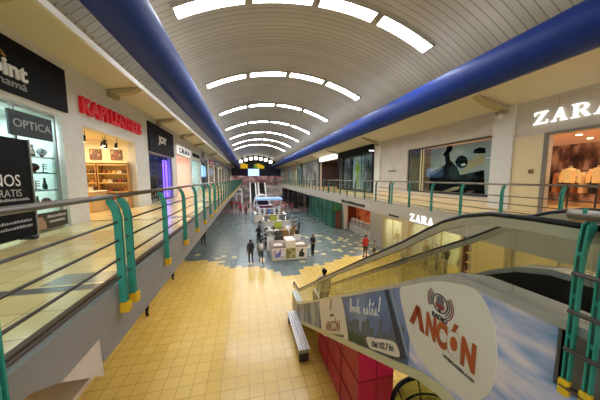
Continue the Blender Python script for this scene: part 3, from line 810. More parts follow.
person((.95, 21.2, 0), .6, 1.72, NAVY, BLACK, 'person in dark top behind the white poster kiosk beside the black racks', pose='rest')
person((5.2, 23.3, 0), 1.5, 1.68, CHAR, NAVY, 'person in charcoal top attending the second kiosk', pose='rest')
person((-6.2, 20.3, SL), -1.4, 1.70, M((208, 140, 128)), M((150, 100, 96)), 'person in pink top with black hair inside the pink lit shop on the left', pose='stand', hair=BLACK)
for i, (x, y) in enumerate([(-2.9, 45.5), (-2.1, 46.2), (-1.4, 45.2), (.2, 47.0)]):
    person((x, y, 0), .4*i, 1.7, [REDC, M((150, 24, 34)), REDC, PINKC][i], NAVY, ['far person in red on the left edge of the grey floor', 'far person in deep red second from the left edge', 'far person in red third from the left edge', 'far person in pale pink near the dome kiosk'][i], pose='stand')

# ------------------------------------------------------------------ left gallery shops
# optics shop: black fascia sign with white serif name, second sign, poster stand, lit glass shelves
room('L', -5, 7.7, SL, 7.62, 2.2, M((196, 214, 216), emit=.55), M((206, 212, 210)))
window(XL-.12, -5.9, 7.70, SL, 7.6, mull=(1.0, 3.2, 5.4, 6.55), fr=M((150, 150, 146), .4, .6))
sg = thing('shop_sign', 'black fascia sign with white Point Panamá lettering above the optics shop', 'sign', (XL, 4.0, 7.75))
bx(XL, XL+.06, -3.0, 7.97, 7.76, 8.90).build('backing', BLACK, sg)
text_mesh('Point', (XL+.061, 5.66, 8.08), (0, 1.09, 0), (0, 0, .36), .03, .03).build('lettering', LETWP, sg)
text_mesh('Panamá', (XL+.061, 5.78, 7.89), (0, .94, 0), (0, 0, .16), .02).build('lettering', M((150, 150, 150)), sg)
quads_mesh([[(0,0),(.2,0),(.6,.8),(.5,1)],[(.5,1),(.6,.8),(.8,0),(1,0)]], (XL+.061, 5.86, 8.46), (0, .44, 0), (0, 0, .24), .02).build('emblem', GOLD, sg)
sg = thing('hanging_sign', 'dark grey hanging sign reading OPTICA inside the optics shop window', 'sign', (XL, 6.9, 6.9))
bx(XL-.02, XL+.02, 6.27, 7.40, 6.88, 7.42).build('board', M((48, 56, 60)), sg)
text_mesh('OPTICA', (XL+.021, 6.36, 7.07), (0, .98, 0), (0, 0, .18), .006).build('lettering', M((172, 178, 176)), sg)
for y in (6.4, 7.3): MB().tube([(XL-.0, y, 7.42), (XL-.0, y, 7.6)], .006, 6).build('cable', STEEL, sg)
ps_ = thing('poster_stand', 'tall black poster stand with white lettering in front of the optics window', 'poster stand', (XL+.25, 5.6, SL))
bx(XL+.12, XL+.17, 4.6, 6.44, 4.66, 6.78).build('panel', BLACK, ps_)
text_mesh('NOS', (XL+.171, 5.62, 5.78), (0, .56, 0), (0, 0, .24), .004).build('lettering', LETWP, ps_)
text_mesh('GRATIS', (XL+.171, 5.56, 5.56), (0, .62, 0), (0, 0, .15), .004).build('lettering', M((176, 176, 176)), ps_)
for k, z in enumerate((5.47, 5.0, 4.88)): scribble((XL+.171, 5.3, z), (0, 1.05, 0), (0, 0, .06), 9, .004, k).build('small_print', M((170, 170, 170)), ps_)
bx(XL+.171, XL+.18, 4.6, 6.44, 5.24, 5.31).build('stripe', M((200, 204, 206)), ps_)
bx(XL+.10, XL+.19, 6.44, 6.48, 4.60, 6.80).build('edge', STEEL, ps_)
bx(XL+.02, XL+.30, 4.7, 4.8, 4.60, 4.66).build('foot', DARK, ps_); bx(XL+.02, XL+.30, 6.2, 6.3, 4.60, 4.66).build('foot', DARK, ps_)
lp = thing('window_poster', 'low brown poster with a face and small lettering at the foot of the optics window', 'poster', (XL, 7.1, 4.7))
bx(XL-.02, XL+.01, 6.58, 7.66, 4.68, 5.09).build('sheet', M((62, 52, 42)), lp)
MB().prism([(6.62,4.69),(6.95,4.69),(6.93,4.86),(6.84,5.0),(6.74,5.0),(6.66,4.88)], 'x', XL+.010, XL+.014).build('printed_face', M((164, 126, 100)), lp)
scribble((XL+.011, 7.0, 4.95), (0, .6, 0), (0, 0, .07), 6, .004, 5).build('small_print', M((190, 186, 176)), lp)
scribble((XL+.011, 7.05, 4.82), (0, .5, 0), (0, 0, .07), 6, .004, 6).build('small_print', M((190, 186, 176)), lp)
SHELF = glass('shelf_glass', (196, 226, 224), .1)
orn = []
zs = (5.16, 5.62, 6.06, 6.46)
for k, z in enumerate(zs):
    t = thing('glass_shelf', f'glass shelf inside the optics window, {ORD[k]} from the bottom', 'shelf', (XL-.4, 7.0, z), 'glass shelves in the optics window')
    bx(XL-.55, XL-.20, 6.52, 7.72, z, z+.02).build('plate', SHELF, t)
    MB().box(XL-.2, XL-.185, 6.52, 7.72, z-.005, z+.025).build('edge_strip', M((120, 140, 140), .3, .5), t)
    for q, yy in enumerate((6.72, 7.02, 7.28, 7.55)):
        kind = (k+q*2) % 3; zb = z+.027; xx = XL-.36
        nm = ['round_ornament', 'slim_vase', 'spectacles_stand'][kind]
        pos = ['left end', 'left middle', 'right middle', 'right end'][q]
        what = ['round ornament', 'slim vase', 'spectacles stand'][kind]
        o = thing(nm, f'{what} on the {ORD[k]} glass shelf from the bottom, {pos}', 'ornament', (xx, yy, zb), 'ornaments in the optics window')
        c = [DARK, M((112, 92, 80)), M((70, 90, 92)), M((130, 60, 66))][(k+q) % 4]
        if kind == 0:
            MB().lathe(xx, yy, [(.05,zb),(.03,zb+.02),(.03,zb+.05)], 12).build('foot', DARK, o); MB().sphere((xx, yy, zb+.14), .10, 12, 8).build('globe', c, o, smooth=True)
        elif kind == 1:
            MB().lathe(xx, yy, [(.04,zb),(.055,zb+.08),(.03,zb+.2),(.02,zb+.28),(.035,zb+.30)], 12).build('vase', c, o, smooth=True)
        else:
            MB().box(xx-.06, xx+.06, yy-.07, yy+.07, zb, zb+.02).build('base', DARK, o); MB().tube([(xx, yy, zb+.02), (xx, yy, zb+.22)], .012, 6).build('stem', DARK, o)
            for zz in (.1, .16, .22):
                MB().tube([(xx+.04, yy-.06, zb+zz), (xx+.05, yy, zb+zz+.01), (xx+.04, yy+.06, zb+zz)], .012, 6).build('spectacles', c, o)
lamp(XL-1.2, 6.2, 7.55, 1.6, 2.6, 110, (214, 240, 250))
lamp(XL-1.2, 1.5, 7.55, 1.6, 4.0, 60, (214, 240, 250))

# leather goods shop
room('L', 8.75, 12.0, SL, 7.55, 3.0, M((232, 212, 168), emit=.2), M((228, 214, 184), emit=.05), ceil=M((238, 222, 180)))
sg = thing('shop_sign', 'bright red raised letters on white wall above the handbag shop', 'sign', (XL, 10.5, 7.95))
text_mesh('KAPI', (XL+.005, 8.52, 7.92), (0, 1.36, 0), (0, 0, .50), .10, .045).build('lettering', RED, sg)
text_mesh('LEATHERS', (XL+.005, 10.05, 7.95), (0, 2.52, 0), (0, 0, .50), .10, .045).build('lettering', RED, sg)
lamp(XL-1.6, 10.4, 7.45, 2.2, 2.8, 55, (255, 226, 178))
bag_n = 0
def shelf_unit(x, y, w, h, zs, label):
    t = thing('display_shelf', label, 'shelf', (x, y, SL))
    MB().box(x-.2, x-.17, y-w/2, y+w/2, SL, SL+h).build('back_panel', M((214, 176, 112)), t)
    for sy in (-1, 1): MB().box(x-.17, x+.2, y+sy*w/2-.02, y+sy*w/2+.02, SL, SL+h).build('side_panel', M((180, 136, 84)), t)
    for z in zs: MB().box(x-.17, x+.2, y-w/2+.02, y+w/2-.02, SL+z-.03, SL+z).build('shelf', M((230, 200, 140)), t)
    return t
def handbag(x, y, z, s, mat, label):
    o = thing('handbag', label, 'handbag', (x, y, z), 'handbags in the leather shop')
    MB().prism([(y-.13*s,z),(y+.13*s,z),(y+.10*s,z+.18*s),(y-.10*s,z+.18*s)], 'x', x-.06*s, x+.06*s).build('body', mat, o, bevel=.012)
    MB().tube([(x, y-.07*s, z+.17*s), (x, y-.06*s, z+.27*s), (x, y, z+.31*s), (x, y+.06*s, z+.27*s), (x, y+.07*s, z+.17*s)], .01, 6).build('handle', BROWN, o)
    MB().box(x+.06*s, x+.066*s, y-.03*s, y+.03*s, z+.09*s, z+.13*s).build('clasp', GOLD, o)
    return o
rows = ['lowest', 'second lowest', 'second highest', 'highest']
BG = [M((120, 60, 40)), M((60, 40, 34)), M((176, 110, 60)), M((150, 40, 44)), M((206, 170, 120)), M((52, 52, 58)), M((226, 214, 196))]
for xc, n, w, nm in ((XL-.80, 5, 1.12, 'right'), (XL-2.05, 4, 1.2, 'left')):
    su = shelf_unit(xc, 11.93, w, 1.98, (.35,.75,1.15,1.55,1.93), f'tall wooden handbag shelf, {nm} one on the end wall of the leather shop'); su.rotation_euler = (0, 0, -PI/2)
    for r, z in enumerate((.35, .75, 1.15, 1.55)):
        for jj in range(n):
            q = (jj*2+r*3+n) % 7; cn = ['brown', 'dark brown', 'tan', 'red', 'beige', 'black', 'white'][q]
            hb_ = handbag(xc+(jj-(n-1)/2)*(w-.14)/n, 11.9, SL+z+.002, .72, BG[q], f'{cn} handbag, {ORD[jj]} from left on the {rows[r]} board of the {nm} handbag shelf'); hb_.rotation_euler = (0, 0, -PI/2)
tb = thing('display_table', 'small dark table with handbags near the left of the handbag shop', 'table', (XL-1.4, 9.3, SL))
MB().box(XL-1.75, XL-1.05, 8.95, 9.65, SL+.70, SL+.75).build('tabletop', M((110, 66, 40)), tb)
for sx, sy in ((-1,-1),(1,-1),(1,1),(-1,1)): MB().box(XL-1.4+sx*.31-.025, XL-1.4+sx*.31+.025, 9.3+sy*.31-.025, 9.3+sy*.31+.025, SL, SL+.70).build('leg', DARK, tb)
handbag(XL-1.3, 9.15, SL+.752, 1.2, BG[0], 'large brown handbag on the small dark table, left one')
handbag(XL-1.3, 9.48, SL+.752, 1.1, BG[3], 'large red handbag on the small dark table, right one')
cb = thing('display_counter', 'low glass topped counter on the floor of the handbag shop', 'counter', (XL-1.2, 10.9, SL))
MB().box(XL-1.5, XL-.9, 10.4, 11.4, SL, SL+.8).build('cabinet', M((210, 170, 110)), cb); MB().box(XL-1.53, XL-.87, 10.37, 11.43, SL+.8, SL+.84).build('worktop', M((240, 224, 190)), cb)
for j, y in enumerate((10.6, 10.9, 11.2)): handbag(XL-1.2, y, SL+.842, .8, BG[(j*2+4) % 7], f"{['beige','white','red'][0] if j==0 else ['', 'white', 'dark'][j]} handbag on the glass topped counter, {ORD[j]} from the left")
for j, (x, c, cn) in enumerate(((XL-1.62, (150, 110, 110), 'mauve'), (XL-.82, (196, 120, 84), 'orange'))):
    f = thing('framed_picture', f'{cn} framed picture high on the end wall of the handbag shop', 'picture', (x, 12.17, 6.75))
    MB().box(x-.22, x+.22, 12.15, 12.19, 6.76, 7.22).build('frame', M((120, 84, 60)), f); MB().box(x-.18, x+.18, 12.14, 12.15, 6.80, 7.18).build('print', mat_blotch('print', [c, (90, 60, 60), (220, 190, 160)], 5), f)
struct('trim_12', bx(XL-3.2, XL-.31, 11.95, 12.19, 6.62, 6.70), M((236, 220, 180)))
for j, (y, x) in enumerate(((8.9, -.5), (9.15, -.9), (9.75, -.6), (10.2, -1.1), (10.75, -.5), (11.2, -.8), (11.6, -.5), (11.85, -1.0))):
    o = thing('spotlight', f'black track spotlight on the handbag shop ceiling, {ORD[j]} from the left', 'spotlight', (XL+x, y, 7.5), 'track spotlights in the handbag shop')
    MB().tube([(XL+x, y, 7.62), (XL+x, y, 7.40)], .012, 6).build('stem', BLACK, o); MB().tube([(XL+x-.02, y, 7.44), (XL+x-.06, y, 7.22)], [.045, .06], 10).build('head', BLACK, o)
    MB().tube([(XL+x-.06, y, 7.22), (XL+x-.063, y, 7.205)], .048, 10).build('lens', emission('spot_lens', (255, 240, 200), 5), o)

# clothing shop with black sign
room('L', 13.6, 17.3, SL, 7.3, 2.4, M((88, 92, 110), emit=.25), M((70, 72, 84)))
window(XL-.10, 13.55, 17.35, SL, 7.28, mull=(14.8, 16.1), fr=M((96, 96, 100), .4, .5))
sg = thing('shop_sign', 'black fascia sign with white JOY letters above the dark clothing shop', 'sign', (XL, 15.5, 7.3))
bx(XL, XL+.08, 13.5, 17.55, 7.34, 8.85).build('backing', BLACK, sg)
text_mesh('JOY', (XL+.082, 14.75, 7.82), (0, 1.30, 0), (0, 0, .52), .03, .02).build('lettering', LETWP, sg)
lamp(XL-1.2, 15.4, 7.2, 1.4, 2.8, 30, (220, 224, 255))
ne = thing('light_column', 'glowing violet light column at the right end of the dark clothing shop window', 'light column', (XL-.35, 17.0, SL))
MB().box(XL-.42, XL-.28, 16.75, 17.2, SL+.08, 7.1).build('tube', emission('violet_glow', (106, 70, 255), 4.0), ne); MB().box(XL-.46, XL-.24, 16.7, 17.25, SL, SL+.08).build('base', DARK, ne)
def mannequin(x, y, z, ang, top_m, bot_m, label, h=1.75, group=None, skin=M((60, 58, 60), .35)):
    o = thing('mannequin', label, 'mannequin', (x, y, z), group); s = h/1.75
    MB().lathe(x, y, [(.17,z),(.17,z+.015),(.03,z+.03)], 18).build('stand', STEEL, o)
    leg = MB()
    for sx in (-1, 1): leg.tube([(x+sx*.06, y, z+.03), (x+sx*.07, y, z+.48*s), (x+sx*.085, y, z+.92*s)], [.04, .06, .09], 10)
    leg.build('trousers', bot_m, o, smooth=True)
    MB().add(*_ell([(.13,.10,.86),(.15,.11,.96),(.125,.095,1.1),(.17,.115,1.32),(.18,.10,1.42),(.06,.06,1.47)], x, y, z, s)).build('jacket', top_m, o, smooth=True)
    for sx in (-1, 1): MB().tube([(x+sx*.17, y, z+1.40*s), (x+sx*.25, y+.02, z+1.15*s), (x+sx*.24, y+.07, z+.88*s)], [.055, .045, .035], 8).build('sleeve', top_m, o, smooth=True)
    MB().tube([(x, y, z+1.45*s), (x, y, z+1.53*s)], .05, 10).sphere((x, y+.01, z+1.64*s), (.075, .095, .115), 12, 8).build('head', skin, o, smooth=True)
    return o
def _ell(rows, x, y, z, s, n=16):
    vs = [(x+a*s*math.cos(2*PI*k/n), y+b*s*math.sin(2*PI*k/n), z+c*s) for a, b, c in rows for k in range(n)]
    L = len(rows); fs = [(i*n+k, i*n+(k+1) % n, (i+1)*n+(k+1) % n, (i+1)*n+k) for i in range(L-1) for k in range(n)]
    fs += [tuple(range(n))[::-1], tuple((L-1)*n+k for k in range(n))]
    return vs, fs
for j, (y, c) in enumerate(((14.0, (40, 40, 46)), (14.75, (120, 112, 116)), (15.55, (30, 30, 34)), (16.3, (110, 40, 60)))):
    mannequin(XL-.75, y, SL, 0, M(c), BLACK, f"mannequin in {['black jacket at the left end','grey jacket second from left','black coat third from left','dark red jacket at the right end'][j]} of the dark clothing shop window", 1.8)

# next two shops
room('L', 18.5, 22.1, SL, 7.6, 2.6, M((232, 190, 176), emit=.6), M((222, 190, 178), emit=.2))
sg = thing('shop_sign', 'white box sign with dark rounded lettering above the pink lit shop', 'sign', (XL, 20.3, 7.72))
bx(XL, XL+.10, 18.5, 22.3, 7.72, 8.32).build('backing', M((226, 224, 220), emit=.4), sg)
text_mesh('CALALA', (XL+.102, 18.8, 7.82), (0, 3.1, 0), (0, 0, .38), .02, .02).build('lettering', BLACK, sg)
mannequin(XL-.7, 18.95, SL, 0, M((206, 150, 160)), M((190, 120, 130)), 'mannequin in pink at the left side of the pink lit shop entrance', 1.75)
lamp(XL-1.3, 20.3, 7.5, 1.6, 2.6, 50, (255, 210, 196))
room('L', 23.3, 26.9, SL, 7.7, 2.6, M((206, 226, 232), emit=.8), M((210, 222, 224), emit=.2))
window(XL-.10, 23.25, 26.95, SL, 7.68, mull=(24.5, 25.7), fr=M((180, 182, 180), .4, .5))
sg = thing('shop_sign', 'small black sign of illegible script above the bright shop after the pink one', 'sign', (XL, 25, 7.9))
scribble((XL+.005, 23.5, 7.95), (0, 2.9, 0), (0, 0, .36), 7, .08, 11).build('lettering', BLACK, sg)
mannequin(XL-.7, 23.9, SL, 0, M((60, 80, 110)), M((70, 70, 80)), 'mannequin in blue in the bright shop window after the pink shop', 1.75)
lamp(XL-1.3, 25, 7.6, 1.6, 2.6, 50, (220, 240, 255))
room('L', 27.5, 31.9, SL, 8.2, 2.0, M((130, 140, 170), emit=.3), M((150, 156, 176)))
window(XL-.10, 27.45, 31.95, SL, 8.18, mull=(29.7,), fr=DARK)
sc = thing('video_screen', 'pale blue glowing screen in the sixth shop window of the left gallery', 'screen', (XL-.2, 29.7, 6.0))
MB().box(XL-.26, XL-.2, 28.0, 31.4, 6.0, 7.5).build('housing', DARK, sc); MB().box(XL-.2, XL-.19, 28.08, 31.32, 6.08, 7.42).build('display', emission('screen_blue', (150, 190, 255), 1.4), sc)
sg = thing('shop_sign', 'square dark poster sign above the pale blue screen', 'sign', (XL, 28.6, 7.9)); bx(XL, XL+.06, 27.6, 29.6, 7.7, 8.9).build('board', mat_blotch('poster_a', [(60, 60, 80), (120, 110, 130), (190, 180, 190)], 2), sg)
cols = [((206,176,150),(190,60,60)),((170,150,140),(60,90,120)),((220,190,160),(170,140,60)),((150,120,120),(150,50,60)),((190,180,170),(60,120,110)),((200,150,130),(90,70,120)),((170,160,150),(60,60,70)),((190,170,150),(150,60,80))]
for i, (a, b, zt) in enumerate(LB[6:]):
    c, s_ = cols[i]
    room('L', a, b, SL, zt, 1.6, mat_blotch('shop_back_glow', [tuple(int(v*.6) for v in c), c, (230, 220, 210)], .9, emit=.5), M(c, emit=.1))  # distant back wall glows weakly in place of a lamp
    window(XL-.10, a+.02, b-.02, SL, zt-.02, mull=((a+b)/2,), fr=M((120, 112, 104)))
    sg = thing('shop_sign', f'distant coloured shop sign on the left gallery, {ORD[i]} after the screen shop', 'sign', (XL, (a+b)/2, zt+.1), 'distant signs of the left gallery')
    bx(XL, XL+.08, a+.2, b-.2, zt+.12, zt+.75).build('backing', M(s_), sg); scribble((XL+.081, a+.7, zt+.28), (0, b-a-1.4, 0), (0, 0, .3), 5, .02, 20+i).build('lettering', LETWP, sg)

# curved brackets over the columns and small fittings of the soffits
def bracket(side, y, label):
    if side == 'L': xs, xe, z0, z1 = XL+.02, -3.9, 9.02, 9.34
    else: xs, xe, z0, z1 = XR-.14, 9.4, 8.82, 9.38
    t = thing('curved_bracket', label, 'bracket', (xs, y, z0), 'curved brackets under the gallery soffits')
    n = 10; up = []; lo = []
    for i in range(n+1):
        u = i/n; x = xs+(xe-xs)*u; zu = (9.17 if side == 'L' else 8.98)+((9.34 if side == 'L' else 9.38)-(9.17 if side == 'L' else 8.98))*u
        up.append((x, zu-.012)); lo.append((x, zu-.02-.13*math.sin(PI*min(1, u*1.0+.0))**.6-.06*(1-u)))
    m = MB(); m.ribbon(up, lo, 'y', y-.16, y+.16); m.build('fin', M((176, 162, 124)), t)
    MB().box(min(xs, xs+(.2 if side == 'L' else -.2)), max(xs, xs+(.2 if side == 'L' else -.2)), y-.22, y+.22, z0-.10, z0+.02).build('plate', M((160, 146, 110)), t)
ycol = [5.0, 12.8, 18.0, 22.8, 27.2, 32.5, 38.0, 43.5]
for i, y in enumerate([5.45, 10.3, 14.9, 19.7, 24.5, 34.0]): bracket('L', y, f'curved cream bracket under the left soffit, {ORD[i]} from the camera')
for i, y in enumerate([8.2, 18.3, 27.05, 35.0, 46.9]): bracket('R', y, f'curved cream bracket under the right soffit, {ORD[i]} from the camera')
cm = thing('security_camera', 'small white dome camera on the pillar left of the illuminated doorway sign', 'camera', (XR-.3, 8.2, 8.75))
MB().lathe(XR-.3, 8.2, [(.09,8.715),(.09,8.66),(.10,8.62)], 16).build('mount', WHITE, cm); MB().sphere((XR-.3, 8.2, 8.58), .11, 12, 8).build('dome', M((226, 224, 214), .3), cm, smooth=True)

# ------------------------------------------------------------------ right gallery
# fashion doorway
WOOD_GLOW = M((206, 146, 104), emit=.25)  # wood ceiling colour with a weak glow added to brighten it
room('R', 1.0, 13.0, SL, 7.75, 6.6, mat_blotch('dark_racks', [(40, 28, 24), (104, 66, 48), (170, 124, 92)], 2.4, emit=.2, stretch=(1, 1, .5)), M((176, 140, 110), emit=.05), ceil=WOOD_GLOW)
sg = thing('shop_sign', 'large illuminated white ZARA letters on stone above the upper doorway', 'sign', (XR, 6, 8.0))
serif_word('ZARA', (XR-.01, 7.12, 8.02), (0, -2.1, 0), (0, 0, .46), .06).build('lettering', LETW, sg)
for j in range(6):
    x, y = XR+1.2+1.7*(j % 3), 5.3+1.5*(j//3)+.5*(j % 3)
    o = thing('downlight', f'round downlight glowing in the warm ceiling behind the upper doorway, {ORD[j]} of six', 'downlight', (x, y, 7.78), 'downlights behind the upper doorway')
    MB().lathe(x, y, [(.13,7.85),(.13,7.81)], 16).build('trim_ring', BEIGE, o); MB().lathe(x, y, [(.09,7.808),(.09,7.79)], 16).build('lens', emission('warm_lens', (255, 220, 170), 12), o)
lamp(XR+3.2, 5.5, 7.72, 3.0, 4.0, 110, (255, 220, 180))
def bust(x, y, c, label):
    o = thing('dress_form', label, 'dress form', (x, y, SL))
    MB().lathe(x, y, [(.18,SL),(.18,SL+.02),(.025,SL+.04),(.025,SL+1.2)], 16).build('stand', DARK, o)
    MB().add(*_ell([(.20,.14,.92),(.24,.16,1.0),(.22,.15,1.18),(.27,.16,1.42),(.25,.12,1.52),(.07,.06,1.56)], x, y, SL+.38, .86)).build('knitted_top', M(c, emit=.3), o, smooth=True)  # top and sleeves glow weakly to look brighter
    for sx in (-1, 1): MB().tube([(x, y+sx*.16, SL+1.64), (x+.02, y+sx*.25, SL+1.42), (x, y+sx*.25, SL+1.18)], [.07, .065, .05], 10).build('sleeve', M(c, emit=.3), o, smooth=True)
    MB().tube([(x, y, SL+1.70), (x, y, SL+1.80)], .05, 10).build('neck_block', BEIGE, o)
bust(XR+.62, 6.24, (222, 170, 100), 'dress form in fluffy tan top just inside the upper doorway, left one')
bust(XR+.85, 5.62, (220, 164, 96), 'dress form in tan top inside the upper doorway, right one')
cr = thing('clothes_rail', 'dark clothes rail in the depth of the shop behind the upper doorway', 'clothes rail', (XR+4.2, 8, SL))
MB().tube([(XR+4.2, 6.0, SL+1.7), (XR+4.2, 9.6, SL+1.7)], .02, 8).build('bar', DARK, cr)
for y in (6.05, 9.55): MB().tube([(XR+4.2, y, SL), (XR+4.2, y, SL+1.7)], .02, 8).build('upright', DARK, cr); MB().box(XR+3.95, XR+4.45, y-.03, y+.03, SL, SL+.03).build('foot', DARK, cr)
GC = [(60, 40, 36), (190, 140, 90), (110, 64, 44), (40, 36, 38), (210, 176, 130), (140, 90, 60), (70, 50, 46), (180, 120, 84), (50, 44, 44), (200, 160, 110)]
for j in range(10):
    y = 6.35+.32*j
    o = thing('garment', f'hanging garment on the dark clothes rail, {ORD[j]} from the right end', 'garment', (XR+4.2, y, SL+.5), 'garments on the clothes rail')
    MB().prism([(XR+4.2-.22,SL+.65),(XR+4.2+.22,SL+.65),(XR+4.2+.2,SL+1.50),(XR+4.2+.05,SL+1.60),(XR+4.2-.05,SL+1.60),(XR+4.2-.2,SL+1.50)], 'y', y-.07, y+.07).build('cloth', M(GC[j]), o)
    MB().tube([(XR+4.2, y, SL+1.60), (XR+4.2, y, SL+1.679)], .008, 6).build('hook', STEEL, o)
tb = thing('display_table', 'low dark display table inside the upper doorway', 'table', (XR+2.2, 4.6, SL))
MB().box(XR+1.7, XR+2.7, 3.8, 5.4, SL+.42, SL+.47).build('tabletop', DARK, tb)
for sx, sy in ((-1,-1),(1,-1),(1,1),(-1,1)): MB().box(XR+2.2+sx*.46-.03, XR+2.2+sx*.46+.03, 4.6+sy*.74-.03, 4.6+sy*.74+.03, SL, SL+.42).build('leg', DARK, tb)
for j in range(5):
    y = 4.0+.3*j; o = thing('folded_jumper', f'folded jumper on the low display table, {ORD[j]} from the right end', 'jumper', (XR+2.1, y, SL+.47), 'folded jumpers on the low table')
    MB().box(XR+1.95, XR+2.3, y-.12, y+.12, SL+.472, SL+.54).build('fold', M(GC[(j*3+1) % 10]), o, bevel=.02)
sp = thing('alarm_box', 'small brown square box on the beige wall beside the upper doorway', 'alarm box', (XR-.05, 7.05, 6.2)); MB().box(XR-.09, XR-.03, 6.97, 7.13, 6.13, 6.30).build('case', M((150, 116, 70)), sp, bevel=.01); MB().tube([(XR-.09, 7.05, 6.215), (XR-.1, 7.05, 6.215)], .04, 12).build('button', DARK, sp)
# shop window with the mountain picture
room('R', 8.7, 14.2, SL, 7.95, 1.0, M((70, 76, 78), emit=.1), M((150, 150, 136)))
window(XR+.10, 8.66, 14.48, 5.03, 7.90, mull=(13.2,), fr=M((60, 58, 54)))
pc = thing('window_picture', 'large picture of dark figures before pale sky in the upper shop window', 'picture', (XR+.9, 11.2, 5.1))
xp = XR+.75
bx(xp, xp+.05, 8.75, 13.75, 5.1, 7.95).build('canvas', mat_blotch('picture_sky', [(136, 146, 146), (160, 168, 164), (184, 186, 176)], .5, emit=.12), pc)
def pp(pts, mat, d, nm): MB().prism(pts, 'x', xp-.012-d, xp-.004).build(nm, mat, pc)
INK = M((14, 17, 20), .9, spec=.03); INK2 = M((26, 36, 42), .9, spec=.03); TAN = M((172, 150, 112), emit=.1)
pp([(13.7,6.09),(13.02,6.32),(12.31,6.51),(11.95,6.86),(11.6,6.96),(11.17,6.58),(10.94,6.12),(9.58,6.36),(9.45,5.12),(13.7,5.12)], INK, .0, 'dark_ground')
pp([(11.91,5.83),(11.95,6.74),(12.08,7.29),(12.24,7.35),(12.01,7.62),(11.92,7.88),(11.57,7.86),(11.58,7.6),(11.76,7.44),(11.68,7.02),(11.3,6.53),(11.05,5.84)], INK, .004, 'standing_figure')
pp([(11.33,6.88),(11.17,7.15),(10.9,7.23),(10.62,7.09),(10.5,6.8),(10.6,6.56),(10.91,6.49),(11.17,6.62)], INK2, .006, 'seated_figure')
pp([(10.97,6.12),(10.89,6.27),(10.66,6.5),(10.45,6.87),(10.17,7.01),(9.65,7.22),(9.56,6.71),(10.03,6.58),(10.58,6.26)], TAN, .005, 'tan_garment')
pp([(10.25,7.28),(10.15,7.48),(9.88,7.54),(9.6,7.47),(9.56,7.21),(9.91,7.22)], INK, .007, 'dark_cap')
pp([(13.7,6.09),(13.19,6.32),(12.39,6.58),(12.17,6.75),(12.2,6.51),(12.84,6.18)], M((120, 104, 76)), .008, 'hill')
pp([(12.1,5.13),(11.29,5.42),(10.9,5.47),(10.99,5.29),(11.6,5.13)], TAN, .009, 'pale_strap'); pp([(10.55,5.13),(10.33,5.27),(9.99,5.29),(10.15,5.13)], M((120, 84, 64)), .009, 'pale_strap')
pp([(10.92,6.72),(10.68,6.78),(10.63,6.66),(10.85,6.62)], LETWP, .011, 'pale_spot')
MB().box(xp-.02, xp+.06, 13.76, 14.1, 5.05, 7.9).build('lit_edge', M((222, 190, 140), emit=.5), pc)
scribble((xp-.03, 9.55, 6.93), (0, -.55, 0), (0, 0, .07), 5, .006, 31).build('lettering', LETWP, pc)
# engraved name on the stone
sg = thing('engraved_sign', 'small dark engraved letters on the stone wall left of the picture window', 'sign', (XR, 16.2, 6.45)); serif_word('ZARA', (XR-.004, 16.75, 6.42), (0, -1.05, 0), (0, 0, .15), .02).build('lettering', M((92, 84, 74)), sg)
# black shop front with glass and figures
struct('trim_13', bx(XR-.10, XR-.01, 18.85, 26.9, 8.35, 9.0).box(XR-.10, XR-.01, 26.9, 27.35, SL, 9.0).box(XR-.10, XR-.01, 18.85, 19.2, SL, 8.35), BLACK)
room('R', 19, 26.8, SL, 8.3, 1.6, M((96, 108, 108), emit=.35), M((60, 64, 66)))
window(XR+.05, 19.2, 26.9, SL, 8.35, mull=(21.4, 24.0), fr=BLACK)
def fig_poster(y0, y1, z0, z1, bg, fg, label, fy, sc=1.0):
    t = thing('shop_poster', label, 'poster', (XR+.5, (y0+y1)/2, z0))
    bx(XR+.5, XR+.53, y0, y1, z0, z1).build('sheet', bg, t)
    q = [(.35,0),(.2,0),(.1,.9),(-.02,.5),(-.1,0),(-.28,0),(-.2,1.0),(-.22,1.55),(-.5,1.25),(-.58,1.3),(-.25,1.95),(-.08,2.05),(-.13,2.2),(-.06,2.4),(.08,2.4),(.13,2.2),(.08,2.05),(.25,1.95),(.55,1.5),(.48,1.42),(.24,1.6),(.22,1.0)]
    MB().prism([(fy+a*sc, z0+.1+b*sc) for a, b in q], 'x', XR+.485, XR+.499).build('printed_figure', fg, t)
    return t
fig_poster(20.2, 21.6, 4.75, 8.2, mat_blotch('pa', [(70, 80, 84), (110, 120, 120), (150, 156, 150)], .6, emit=.2), M((40, 44, 50)), 'grey poster with dark figure at the right end of the black shop front', 20.8, 1.2)
fig_poster(22.0, 24.2, 4.75, 8.2, mat_blotch('pb', [(120, 140, 136), (150, 166, 160), (176, 184, 176)], .5, emit=.3), M((128, 150, 40), emit=.2), 'pale poster with yellow-green sports figure in the black shop front', 23.1, 1.3)
fig_poster(24.8, 26.6, 4.75, 8.2, mat_blotch('pc', [(80, 86, 88), (112, 118, 116), (140, 144, 140)], .7, emit=.2), M((58, 62, 62)), 'grey poster with grey figure at the left end of the black shop front', 25.7, 1.2)
bs = thing('blade_sign', 'small black projecting sign with white lettering at the corner of the black shop front', 'sign', (XR-.5, 18.7, 8.2)); MB().box(XR-.75, XR-.13, 18.66, 18.74, 8.15, 8.55).build('board', BLACK, bs)
scribble((XR-.70, 18.655, 8.26), (.52, 0, 0), (0, 0, .16), 5, .006, 41).build('lettering', LETW, bs); MB().box(XR-.13, XR-.09, 18.67, 18.73, 8.3, 8.4).build('bracket', BLACK, bs)
sg = thing('shop_sign', 'illuminated white box sign reading SPORTLINE over the dark shop entrance', 'sign', (XR, 31, 8.4))
